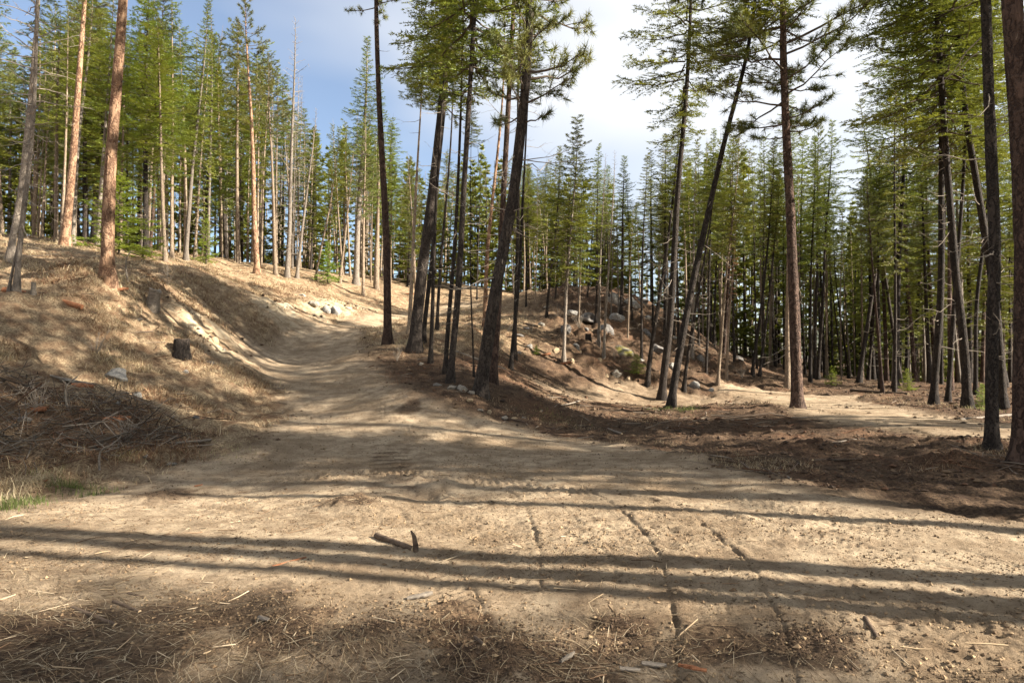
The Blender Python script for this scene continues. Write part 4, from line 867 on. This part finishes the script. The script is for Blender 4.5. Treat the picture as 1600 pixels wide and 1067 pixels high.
rock(900, 545, 22, 'stone_grey', 'grey rock on the slope right of the small lone spruce', 0)
rock(1025, 555, 30, 'stone_dark', 'dark boulder behind the foot of the leaning firs', 1, 1.0)
rock(1048, 575, 20, 'stone_grey', 'grey rock low on the rise behind the strongly leaning tree', 2)
rock(965, 505, 34, 'stone_grey', 'grey boulder just above the mossy one', 1, 1.0)
rock(885, 520, 30, 'stone_dark', 'dark boulder uphill of the small lone spruce', 2, 1.0)
rock(1095, 560, 22, 'stone_dark', 'dark rock above the round grey boulder', 0)
rk = random.Random(9)
for i in range(16):
    rock(rk.uniform(810, 1060), rk.uniform(475, 575), rk.uniform(9, 18), rk.choice(['stone_dark', 'stone_grey', 'stone_tan']), 'small half buried stone among the debris on the rocky rise', i, .8, 'small stones on the rocky rise')
for i in range(10):
    rock(rk.uniform(20, 330), rk.uniform(560, 700), rk.uniform(9, 17), rk.choice(['stone_dark', 'stone_grey', 'stone_tan']), 'small half buried stone in the slash on the left bank', i, .8, 'small stones on the left bank')
# ------------------------------------------------------------------ stumps, logs, bark slabs
def stump(px, py, wpx, hpx, mat, label, lean=0.0):
    p = hit(px, py); r0 = wpx * .5 * p[1] / FPX; H = hpx * p[1] / FPX; e = empty('tree_stump', (p[0], p[1], gz(p[0], p[1]))); tag(e, label, 'stump'); sd = int(px)
    n = 9; z = np.linspace(-.15, H, n); P = np.stack([lean * z, z * 0, z], 1); rr = r0 * (1 + .35 * np.exp(-np.maximum(z, 0) / (H * .3 + .01)))
    V, F = tube(P, rr, 18, .25, sd, 5); top = V[-18:].copy(); k = (noise3(V[-18:] * 6, sd) - .4) * H * .45; V[-18:, 2] += k
    obj('trunk', mesh('trunk', V, F, M[mat]), e)
    tv = V[-18:]; c_ = tv.mean(0) - [0, 0, H * .06]; obj('cut_top', mesh('cut_top', np.concatenate([tv, [c_]]), np.array([[i, (i + 1) % 18, 18] for i in range(18)]), M['greywood' if mat == 'greywood' else 'wood'], False), e)
stump(283, 560, 24, 26, 'bark_dark', 'charred dark stump on the left bank above the road')
stump(238, 482, 18, 28, 'greywood', 'weathered grey stump on the sunlit left bank', .15)
stump(919, 533, 9, 11, 'bark_dark', 'small stump on the rise left of the mossy boulder')
stump(52, 466, 6, 17, 'greywood', 'short pale broken stem at the far left')
def log(a, b_, dpx, mat, label, name='fallen_log', cat='log', lift=.4, sides=9, ends=None, bend=.0):
    pa, pb = hit(*a), hit(*b_); d = (pa[1] + pb[1]) / 2; r = dpx * .5 * d / FPX; t = np.linspace(0, 1, 9); P = pa[None] * (1 - t)[:, None] + pb[None] * t[:, None]
    P[:, 2] = ground_z(P[:, 0], P[:, 1]); P[:, 2] = P[:, 2] * .1 + np.linspace(P[0, 2], P[-1, 2], 9) * .9 + r * lift; P[:, 0] += bend * np.sin(t * 3.14)
    B = P.mean(0); P = P - B; rr = r * (1.05 - .25 * t); V, F = tube(P, rr, sides, .32, int(a[0]), 2.2 / max(r * 2, .02))
    e = empty(name, B); tag(e, label, cat); obj('trunk' if cat == 'log' else 'stem', mesh('stem', V, F, M[mat]), e)
    for nm, ring in (('cut_end', V[:sides][::-1]), ('cut_end', V[-sides:])):
        obj(nm, mesh('cut_end', np.concatenate([ring, [ring.mean(0)]]), np.array([[i, (i + 1) % sides, sides] for i in range(sides)]), M[ends or 'cutwood'], False), e)
log((6, 450), (128, 492), 12, 'slab', 'rotten red log lying across the left bank', ends='slab')
log((588, 840), (646, 861), 11, 'wood', 'short dark log chunk lying in the foreground dirt')
log((112, 958), (180, 983), 8, 'wood', 'longest of the dark half buried sticks at lower left', 'half_buried_stick', 'stick', -.1)
log((178, 949), (218, 963), 7, 'wood', 'dark half buried stick beside the longest one, lower left', 'half_buried_stick', 'stick', -.1)
log((200, 932), (226, 939), 6, 'wood', 'shortest dark half buried stick at lower left', 'half_buried_stick', 'stick', -.1)
log((424, 890), (478, 875), 4, 'slab', 'thin reddish stick in the dirt left of the dark log', 'thin_stick', 'stick')
log((440, 932), (462, 930), 6, 'wood', 'short dark stick in the dirt below the reddish stick', 'short_stick', 'stick')
log((742, 1008), (756, 1026), 6, 'wood', 'short dark stick in the shaded dirt at bottom centre', 'short_stick', 'stick')
log((1352, 978), (1372, 1004), 8, 'wood', 'dark gnarled root piece in the dirt at lower right', 'root_piece', 'stick')
log((770, 498), (842, 512), 5, 'wood', 'dark fallen pole across the dip slope, upper one')
log((706, 548), (790, 578), 5, 'greywood', 'grey fallen pole on the mound side of the dip')
log((770, 655 - 100), (862, 596), 4, 'wood', 'dark fallen pole across the dip slope, lower one')
log((1050, 478), (1076, 502), 6, 'greywood', 'pale fallen log at the crest of the rise')
log((1125, 535), (1210, 560), 4, 'greywood', 'long pale fallen pole on the right slope of the rise')
log((845, 682 - 40), (905, 628), 3, 'greywood', 'thin pale pole lying in the flat of the dip')
log((1330, 612), (1420, 618), 5, 'wood', 'dark fallen log across the duff beyond the trail')
log((1120, 655), (1200, 648), 4, 'wood', 'dark fallen pole on the duff left of the clearing pine')
log((1500, 655), (1590, 648), 5, 'greywood', 'pale fallen log behind the near right fir')
log((1270, 720), (1345, 712), 4, 'wood', 'dark broken limb on the shaded duff in front of the trail')
log((100, 705), (330, 690), 5, 'greywood', 'long pale pole at the foot of the slash on the left')
log((60, 695), (140, 672), 7, 'wood', 'dark broken limb in the slash on the left')
log((230, 695), (272, 655), 3, 'greywood', 'thin pale stick leaning in the slash', 'thin_stick', 'stick')
log((78, 585), (150, 612), 4, 'greywood', 'pale stick above the slash left of the boulder', 'pale_stick', 'stick')
log((460, 482), (405, 462), 4, 'wood', 'dark stick on the sunlit cut above the bend', 'dark_stick', 'stick')
log((1300, 690), (1350, 684), 5, 'greywood', 'pale stick in dark duff before the trail', 'pale_stick', 'stick')
log((1216, 735), (1236, 750), 4, 'greywood', 'short pale stick at the dirt edge, centre right', 'pale_stick', 'stick')
log((950, 668), (972, 680), 4, 'greywood', 'short pale stick at the right edge of the road', 'pale_stick', 'stick')
log((1580, 700), (1604, 722), 4, 'greywood', 'pale stick leaning at the foot of the massive trunk', 'pale_stick', 'stick')
def stake():
    p = hit(650, 860); e = empty('wooden_stake', (p[0], p[1], gz(p[0], p[1]))); tag(e, 'small dark upright stake beside the short dark log', 'stake')
    V, F = tube(np.array([[.0, 0, -.05], [-.004, 0, .05], [-.02, .01, .12], [-.045, .01, .165]]), [.022, .022, .018, .006], 7, .3, 3, 20); obj('stem', mesh('stem', V, F, M['wood']), e)
stake()
def branch(base, tip, label, mid=None, dpx=4):
    p = hit(*base); B = np.array([p[0], p[1], gz(p[0], p[1])]); T = at(tip[0], tip[1], p[1]) - B; e = empty('bent_branch', B); tag(e, label, 'branch'); r = dpx * .5 * p[1] / FPX
    s = np.linspace(0, 1, 8); Q = T[None] * s[:, None] + np.array([-.12, 0, .10])[None] * np.sin(s * 3.14)[:, None]; Q[0, 2] -= .05; parts = [tube(Q, r * (1.1 - .8 * s), 6)]
    for u, dx in ((.45, .2), (.62, -.16), (.78, .14)):
        a0 = T * u + np.array([-.12, 0, .10]) * math.sin(u * 3.14); parts.append(tube(np.array([a0, a0 + [dx * .6, .02, .07], a0 + [dx, .03, .12]]), [r * .5, r * .35, r * .15], 5))
    obj('stem', mesh('stem', *join(parts), M['greywood']), e)
branch((156, 732), (187, 694), 'pale forked branch sticking up at the foot of the slash')
branch((200, 440), (206, 390), 'thin pale dead branch standing right of the big orange pine', dpx=3)
branch((107, 640), (120, 590), 'grey bare branch standing in the slash', dpx=4)
def slab(px, py, lpx, label, rz, tilt=.25, wr=.28, mat='slab', name='bark_slab', cat='bark'):
    p = hit(px, py); l = lpx * .5 * p[1] / FPX; n, k = 9, 5; V = []; rg = np.random.default_rng(int(px))
    for i in range(n):
        for j in range(k):
            u = i / (n - 1) * 2 - 1; v = j / (k - 1) * 2 - 1; V.append([u * l, v * l * wr * (1 - .35 * u * u) + .03 * l * rg.normal(), l * .12 * (1 - v * v) + .02 * l * rg.normal()])
    V = np.array(V); F = np.array([[i * k + j, (i + 1) * k + j, (i + 1) * k + j + 1, i * k + j + 1] for i in range(n - 1) for j in range(k - 1)])
    W = V.copy(); W[:, 2] -= min(.03, .08 * l) + .03 * l; edge = [i * k for i in range(n)] + [(n - 1) * k + j for j in range(1, k)] + [i * k + k - 1 for i in range(n - 2, -1, -1)] + [j for j in range(k - 2, 0, -1)]; N = len(V)
    E = np.array([[a, b_, b_ + N, a + N] for a, b_ in zip(edge, edge[1:] + edge[:1])]); o_ = obj(name, mesh(name, np.concatenate([V, W]), np.concatenate([F, F[:, ::-1] + N, E]), M[mat], False), None, (p[0], p[1], gz(p[0], p[1]) + (.06 if l > .25 else .02)))
    o_.rotation_euler = (tilt, random.uniform(-.2, .2), rz); tag(o_, label, cat)
slab(887, 1038, 44, 'pale broken wood piece at the bottom edge near centre', 1, .15, 0.12, 'greywood', 'wood_chip', 'wood chip')
slab(984, 1052, 34, 'grey wood chunk at bottom edge, left of two', 0.2, .15, 0.26, 'greywood', 'wood_chip', 'wood chip')
slab(1022, 1049, 38, 'grey wood chunk at bottom edge, right of two', -0.1, .15, 0.26, 'greywood', 'wood_chip', 'wood chip')
slab(656, 940, 40, 'pale wood chunk in the foreground below the dark log', 0.2, .15, 0.26, 'greywood', 'wood_chip', 'wood chip')
slab(412, 977, 30, 'pale grey wood chunk at lower left of centre', -0.7, .15, 0.26, 'greywood', 'wood_chip', 'wood chip')
slab(1082, 1062, 44, 'orange splinter of wood at the bottom edge', -0.05, .15, 0.12, 'slab', 'wood_chip', 'wood chip')
slab(52, 637, 40, 'orange bark slab in the slash at the far left', .1, .6)
slab(130, 610, 38, 'orange brown bark slab below the flat pale rock', -.1, .5)
slab(182, 657, 40, 'reddish bark slab tilted against the small angular stone', .7, .7)
slab(187, 461, 24, 'orange bark flake at the foot of the big orange pine', .4, .5)
slab(130, 640, 20, 'dark red bark piece in the middle of the slash', 1.2, .5)
slab(60, 755, 26, 'red brown bark flake among green tufts at left', .3, .3)
slab(310, 757, 12, 'tiny orange bark flake on the dirt at left', .3, .2)
slab(232, 462, 12, 'small orange bark flake beside the weathered stump', .2, .4)
slab(880, 572, 26, 'red brown bark strip below the small lone spruce', -.2, .2)
slab(850, 556, 22, 'red brown bark strip left of the small lone spruce', .2, .2)
slab(640, 462, 14, 'reddish bark strip beside the road where it meets the forest', .2, .2)

def shrub(px, py, hpx, label, seed):
    p = hit(px, py); H = hpx * p[1] / FPX; B = (p[0], p[1], gz(p[0], p[1])); rg = np.random.default_rng(seed); parts = []
    for k in range(16):
        az = rg.uniform(0, 6.28); h = np.array([math.cos(az), math.sin(az), 0]); sp = rg.uniform(.1, .7); s_ = np.linspace(0, 1, 6); l = H * rg.uniform(.5, 1.05)
        Q = h * (s_ * l * sp)[:, None] + UPZ * (s_ * l * (1 - .3 * sp))[:, None]; Q[0, 2] -= .05; Q[1:] += rg.normal(0, .03 * l, (5, 3)).cumsum(0) * .6; parts.append(tube(Q, np.linspace(.007, .002, 6), 3))
        for _ in range(5):
            u = rg.uniform(.3, 1); a0 = np.array([np.interp(u, s_, Q[:, i]) for i in range(3)]); d = unit((h * .4 + UPZ * .5 + rg.normal(0, .5, 3))[None])[0] * l * rg.uniform(.1, .3); parts.append(tube(np.array([a0, a0 + d * .5, a0 + d]), [.003, .0025, .0015], 3))
    e = empty('bare_shrub', B); tag(e, label, 'shrub'); obj('stems', mesh('stems', *join(parts), M['twig']), e)['kind'] = 'stuff'
shrub(262, 445, 34, 'leafless shrub on the bank right of the weathered stump', 1); shrub(150, 560, 40, 'leafless shrub above the grey boulder on the left bank', 2); shrub(60, 640, 60, 'tangled leafless shrub in the slash at far left', 3)
shrub(620, 560, 26, 'leafless shrub beside the dark red road pine', 4); shrub(830, 520, 30, 'leafless shrub on the dip slope behind the cluster', 5); shrub(905, 520, 34, 'leafless brush below the dark rock shelf', 6)
shrub(870, 500, 30, 'leafless brush among the rocks high on the dip slope', 11); shrub(960, 560, 28, 'leafless brush left of the pale tan boulder', 12); shrub(1100, 575, 28, 'leafless brush above the round grey boulder', 13); shrub(780, 545, 28, 'leafless brush behind the thickest leaning pine', 14)
shrub(1045, 540, 30, 'leafless brush on the rise behind the leaning trees', 7); shrub(600, 465, 26, 'leafless brush where the road enters the forest', 8); shrub(1160, 590, 26, 'leafless shrub at the right foot of the rise', 9); shrub(200, 690, 40, 'leafless shrub at the foot of the slash', 10)
# ------------------------------------------------------------------ ground cover (uncountable)
crg = np.random.default_rng(321)
def scatter(n, x0, x1, y0, y1, dens, power=1.4, ymin=3.2):
    """random points, thinner with distance, kept where dens(x, y) says so"""
    xs, ys = [], []
    tot = 0
    while tot < n:
        r_ = ymin * (y1 / ymin) ** (crg.random(n * 2)); x = crg.uniform(x0, x1, n * 2) * np.maximum(r_ / y1, .0) if False else crg.uniform(-.85, .85, n * 2) * r_
        k = (x > x0) & (x < x1) & (r_ > y0) & (r_ < y1); x = x[k]; r_ = r_[k]; k = crg.random(len(x)) < dens(x, r_); xs.append(x[k]); ys.append(r_[k]); tot += k.sum()
        if not k.any(): break
    x = np.concatenate(xs)[:n]; y = np.concatenate(ys)[:n]; return x, y
def blades(x, y, L0, L1, wd, tilt, cols, seed, spread=0.0, scale_r=True):
    rg = np.random.default_rng(seed); n = len(x); r = np.hypot(x, y); z = ground_z(x, y); az = rg.uniform(0, 6.28, n); ln = rg.uniform(L0, L1, n); k = np.maximum(1, r / 11) if scale_r else np.ones(n)
    ti = np.clip(rg.normal(tilt, .35, n), .05, 1.5); h = np.stack([np.cos(az), np.sin(az), az * 0], 1); B = np.stack([x, y, z - .01], 1); s = np.stack([-np.sin(az), np.cos(az), az * 0], 1) * (wd * k ** .8 * rg.uniform(.6, 1.3, n))[:, None]
    d1 = h * np.sin(ti * .7)[:, None] + UPZ * np.cos(ti * .7)[:, None]; d2 = h * np.sin(np.minimum(1.55, ti * 1.35))[:, None] + UPZ * np.cos(np.minimum(1.55, ti * 1.35))[:, None]
    m1 = B + d1 * (ln * .5)[:, None]; tp = m1 + d2 * (ln * .5)[:, None]
    V = np.stack([B - s, B + s, m1 + s * .7, m1 - s * .7, tp], 1).reshape(-1, 3); i = np.arange(n)[:, None] * 5
    F = np.concatenate([i + [[0, 1, 2]], i + [[0, 2, 3]], i + [[3, 2, 4]]]); cols = np.array(cols); pat = fbm(x * .7, y * .7, 303, 3) * 2.2 + .45; ci = np.clip(((pat + rg.normal(0, .28, n)) * len(cols)).astype(int), 0, len(cols) - 1)
    c_ = cols[ci] * rg.uniform(.75, 1.2, (n, 1)); return V, F, np.repeat(c_, 5, 0)
def dens_straw(x, y):
    pad, dirt, straw, duff, cutm = zones(x, y); return straw * (1 - .75 * cutm) * sstep(-.08, .14, fbm(x * .9, y * .9, 201, 3))
x, y = scatter(62000, -32, 4, 6, 48, dens_straw)
V, F, c_ = blades(x, y, .10, .30, .0042, 1.25, [(.50, .41, .26), (.46, .36, .215), (.36, .265, .155), (.25, .16, .09), (.19, .105, .06)], 1)
tag(obj('dry_grass', mesh('dry_grass', V, F, M['grass'], False, c_)), 'matted straw coloured dry grass covering the left bank', 'grass', kind='stuff')
def dens_edge(x, y):
    pad, dirt, straw, duff, cutm = zones(x, y); return duff * sstep(.0, .2, fbm(x * .6, y * .6, 205, 3)) * .8
x, y = scatter(14000, -4, 32, 9, 45, dens_edge)
V, F, c_ = blades(x, y, .06, .20, .003, 1.15, [(.40, .31, .19), (.30, .21, .12), (.20, .12, .07), (.16, .08, .045)], 2)
tag(obj('forest_floor_grass', mesh('forest_floor_grass', V, F, M['grass'], False, c_)), 'sparse dead grass and needles on the shaded forest floor', 'grass', kind='stuff')
def flat_bits(x, y, L0, L1, wd, cols, seed, lift=.010):
    rg = np.random.default_rng(seed); n = len(x); az = fbm(x * .9, y * .9, 77, 2) * 7 + .5 + rg.normal(0, .7, n); ln = rg.uniform(L0, L1, n) * .5; h = np.stack([np.cos(az), np.sin(az)], 1); r = np.hypot(x, y); k = np.maximum(1, r / 7) ** .8
    ax = x - h[:, 0] * ln; ay = y - h[:, 1] * ln; bx = x + h[:, 0] * ln; by = y + h[:, 1] * ln; za = ground_z(ax, ay) + rg.uniform(.0, lift, n); zb = ground_z(bx, by) + rg.uniform(.0, lift * 1.6, n); zm = np.maximum(ground_z(x, y) + .003, (za + zb) / 2 + rg.normal(0, .006, n))
    s = np.stack([-h[:, 1], h[:, 0], h[:, 0] * 0], 1) * (wd * k * rg.uniform(.5, 1.4, n))[:, None]; bend = np.stack([-h[:, 1], h[:, 0]], 1) * (rg.normal(0, .05, n) * ln)[:, None]
    A = np.stack([ax, ay, za], 1); Mx = np.stack([x + bend[:, 0], y + bend[:, 1], zm], 1); B = np.stack([bx, by, zb], 1); u = UPZ * .6
    V = np.stack([A - s, A + s, Mx - s, Mx + s, B - s * .5, B + s * .5], 1).reshape(-1, 3); i = np.arange(n)[:, None] * 6; F = np.concatenate([i + [[0, 1, 3, 2]], i + [[2, 3, 5, 4]]])
    cols = np.array(cols); c_ = cols[rg.integers(0, len(cols), n)] * rg.uniform(.7, 1.2, (n, 1)); return V, F, np.repeat(c_, 6, 0)
def dens_fore(x, y):
    n1 = fbm(x * .55, y * .55, 81, 4); base = sstep(.03, .2, n1 + .16 * sstep(.3, -2.6, x)); return np.clip(base + .05, 0, 1) * sstep(13, 5, y) * sstep(2.6, -.6, x + .3 * (y - 4))
x, y = scatter(8000, -10, 6, 2.9, 13, dens_fore)
V, F, c_ = flat_bits(x, y, .03, .22, .0015, [(.40, .31, .19), (.30, .215, .125), (.20, .135, .08), (.12, .08, .048), (.46, .375, .25), (.15, .095, .056)], 3)
tag(obj('straw_litter', mesh('straw_litter', V, F, M['grass'], False, c_)), 'loose straw and pine needles strewn over the foreground dirt', 'litter', kind='stuff')
def sticks(x, y, L0, L1, r0, cols, seed, lift=.06, tl=.12):
    rg = np.random.default_rng(seed); parts = []; cc = []
    z = ground_z(x, y)
    for i in range(len(x)):
        l = rg.uniform(L0, L1) * .5; az = rg.uniform(0, 6.28); h = np.array([math.cos(az), math.sin(az), 0]); r = r0 * rg.uniform(.5, 1.5); c0 = np.array([x[i], y[i], z[i] + abs(rg.normal(0, lift))]); e1 = rg.normal(0, tl)
        P = np.stack([c0 - h * l - UPZ * e1 * l, c0 + rg.normal(0, .08 * l, 3) * [1, 1, .5], c0 + h * l + UPZ * e1 * l]); P[[0, 2], 2] = np.maximum(P[[0, 2], 2], z[i] - .25)
        parts.append(tube(P, [r, r * .85, r * .4], 4)); cc.append(np.repeat([np.array(cols[rg.integers(len(cols))]) * rg.uniform(.7, 1.2)], 12, 0))
    V, F = join(parts); return V, F, np.concatenate(cc)
x, y = scatter(650, -12, 0, 7, 22, lambda x, y: inpoly(x, y, slash).astype(float), ymin=6)
V, F, c_ = sticks(x, y, .15, .8, .007, [(.10, .083, .068), (.15, .13, .108), (.06, .047, .037), (.09, .05, .032), (.21, .18, .15)], 4, .10, .5)
tag(obj('slash_twigs', mesh('slash_twigs', V, F, M['litter'], True, c_)), 'tangle of grey twigs and slash on the shaded lower left bank', 'twigs', kind='stuff')
def dens_any(x, y):
    pad, dirt, straw, duff, cutm = zones(x, y); return np.clip(straw * .7 + duff, 0, 1) * sstep(-.1, .12, fbm(x * .4, y * .4, 211, 3))
x, y = scatter(1300, -30, 34, 9, 60, dens_any, ymin=7)
V, F, c_ = sticks(x, y, .15, .9, .010, [(.15, .12, .095), (.24, .20, .16), (.09, .065, .05), (.14, .075, .045), (.07, .045, .03)], 5, .03)
tag(obj('fallen_twigs', mesh('fallen_twigs', V, F, M['litter'], True, c_)), 'fallen twigs scattered over bank, rise and forest floor', 'twigs', kind='stuff')
x, y = scatter(420, -7, 6, 2.9, 12, lambda x, y: dens_fore(x, y) * .8 + .1)
V, F, c_ = sticks(x, y, .05, .30, .0035, [(.20, .13, .08), (.34, .26, .17), (.12, .08, .05), (.42, .34, .24)], 6, .006)
tag(obj('small_twigs', mesh('small_twigs', V, F, M['litter'], True, c_)), 'small broken twigs on the foreground dirt', 'twigs', kind='stuff')
def clods(x, y, s0, s1, cols, seed, up=.25):
    rg = np.random.default_rng(seed); n = len(x); V0, F0 = OCT; m = len(V0); z = ground_z(x, y); s = s0 + (s1 - s0) * rg.random(n) ** 3; r = np.hypot(x, y); s = s * np.maximum(1, r / 9) ** .6
    V = V0[None] * (1 + rg.normal(0, .32, (n, m, 1))) * s[:, None, None] * np.stack([rg.uniform(.8, 1.4, n), rg.uniform(.8, 1.4, n), rg.uniform(.5, .9, n)], 1)[:, None]; V = V + np.stack([x, y, z + s * up], 1)[:, None]
    F = (np.arange(n)[:, None, None] * m + F0[None]).reshape(-1, 3); cols = np.array(cols); c_ = cols[rg.integers(0, len(cols), n)] * rg.uniform(.75, 1.2, (n, 1)); return V.reshape(-1, 3), F, np.repeat(c_, m, 0)
def dens_clod(x, y):
    pad, dirt, straw, duff, cutm = zones(x, y); rough = sstep(.04, .22, fbm(x * .45 + 9, y * .8, 61, 3)); d = np.zeros(len(x))
    for line, wd, dp, pitch, lug in TRK: q_, _, _ = pdist(x, y, line); d = np.maximum(d, np.exp(-((q_ - wd * .5) / .07) ** 2))
    return np.clip(pad * (rough * .5 + d * .5 + .05), 0, 1)
x, y = scatter(6500, -8, 12, 2.9, 20, dens_clod)
V, F, c_ = clods(x, y, .004, .017, [(.16, .11, .066), (.24, .17, .105), (.10, .068, .042), (.28, .205, .125)], 7)
tag(obj('dirt_clods', mesh('dirt_clods', V, F, M['litter'], False, c_)), 'crumbled clods of earth along the wheel tracks', 'clods', kind='stuff')
def dens_crumb(x, y):
    pad = zones(x, y)[0]; return np.clip(pad * sstep(.02, .2, fbm(x * 1.3 + 4, y * 2.6, 401, 4)) + .03, 0, 1)
x, y = scatter(15000, -8, 10, 2.9, 14, dens_crumb)
V, F, c_ = clods(x, y, .003, .012, [(.13, .09, .055), (.20, .14, .085), (.085, .058, .036), (.25, .18, .11)], 27)
tag(obj('soil_crumbs', mesh('soil_crumbs', V, F, M['litter'], False, c_)), 'fine loose soil crumbs scattered over the packed dirt', 'clods', kind='stuff')
def dens_humus(x, y):
    d = np.zeros(len(x))
    for (px, py, rd) in [(440, 985, .35), (585, 1000, .42), (780, 1040, .4), (980, 1000, .3), (255, 776, .5), (545, 790, .4), (1270, 1010, .35), (860, 1050, .4)]:
        c0 = hit(px, py)[:2]; d = np.maximum(d, sstep(1.1, .2, np.hypot(x - c0[0], y - c0[1]) / rd + fbm(x * 5, y * 5, 89, 3)))
    return d
x, y = scatter(5200, -8, 8, 2.9, 10, dens_humus)
V, F, c_ = clods(x, y, .003, .012, [(.07, .046, .03), (.11, .075, .048), (.05, .034, .023), (.10, .07, .045)], 17)
tag(obj('humus_crumbs', mesh('humus_crumbs', V, F, M['litter'], False, c_)), 'dark crumbs of turned up humus in foreground patches', 'clods', kind='stuff')
def dens_duff(x, y):
    pad, dirt, straw, duff, cutm = zones(x, y); return duff * .6 + cutm * .5
x, y = scatter(5000, -22, 30, 8, 45, dens_duff, ymin=7)
V, F, c_ = clods(x, y, .010, .045, [(.05, .034, .024), (.09, .06, .04), (.13, .09, .058), (.07, .045, .03), (.10, .055, .033)], 8)
tag(obj('duff_lumps', mesh('duff_lumps', V, F, M['litter'], False, c_)), 'lumps of churned duff, cones and gravel on the forest floor', 'litter', kind='stuff')
def tuft(px, py, n, hh, label, rad=.13):
    p = hit(px, py); x = p[0] + crg.normal(0, rad, n); y = p[1] + crg.normal(0, rad, n); V, F, c_ = blades(x, y, hh * .4, hh, .0035, .55, [(.11, .135, .04), (.17, .18, .06), (.26, .24, .10), (.38, .32, .18)], int(px))
    B = np.array([p[0], p[1], gz(p[0], p[1])]); e = empty('grass_tuft', B); tag(e, label, 'grass tuft', kind='thing'); obj('blades', mesh('blades', V - B, F, M['grass'], False, c_), e)['kind'] = 'stuff'
tuft(62, 735, 160, .16, 'green grass tuft at the slash foot, far left'); tuft(106, 757, 220, .20, 'largest green grass tuft at the foot of the slash'); tuft(44, 785, 200, .18, 'green grass tuft nearest the lower left')
tuft(198, 712, 160, .14, 'green grass tuft behind the white stone at the bank foot'); tuft(358, 706, 260, .10, 'low green patch of grass on the dirt right of the bank', .28); tuft(4, 795, 180, .2, 'green and straw tuft cut by the left edge')
tuft(1072, 642, 240, .18, 'green tuft right of the strongly leaning tree', .2); tuft(1030, 640, 160, .14, 'green tuft left of the strongly leaning tree', .25); tuft(868, 655, 200, .12, 'low green grass patch beyond the row of pale stones', .35)
tuft(1528, 642, 200, .2, 'dry tuft at the foot of the curved dark fir', .3); tuft(150, 765, 120, .14, 'small green tuft right of the largest green tuft')
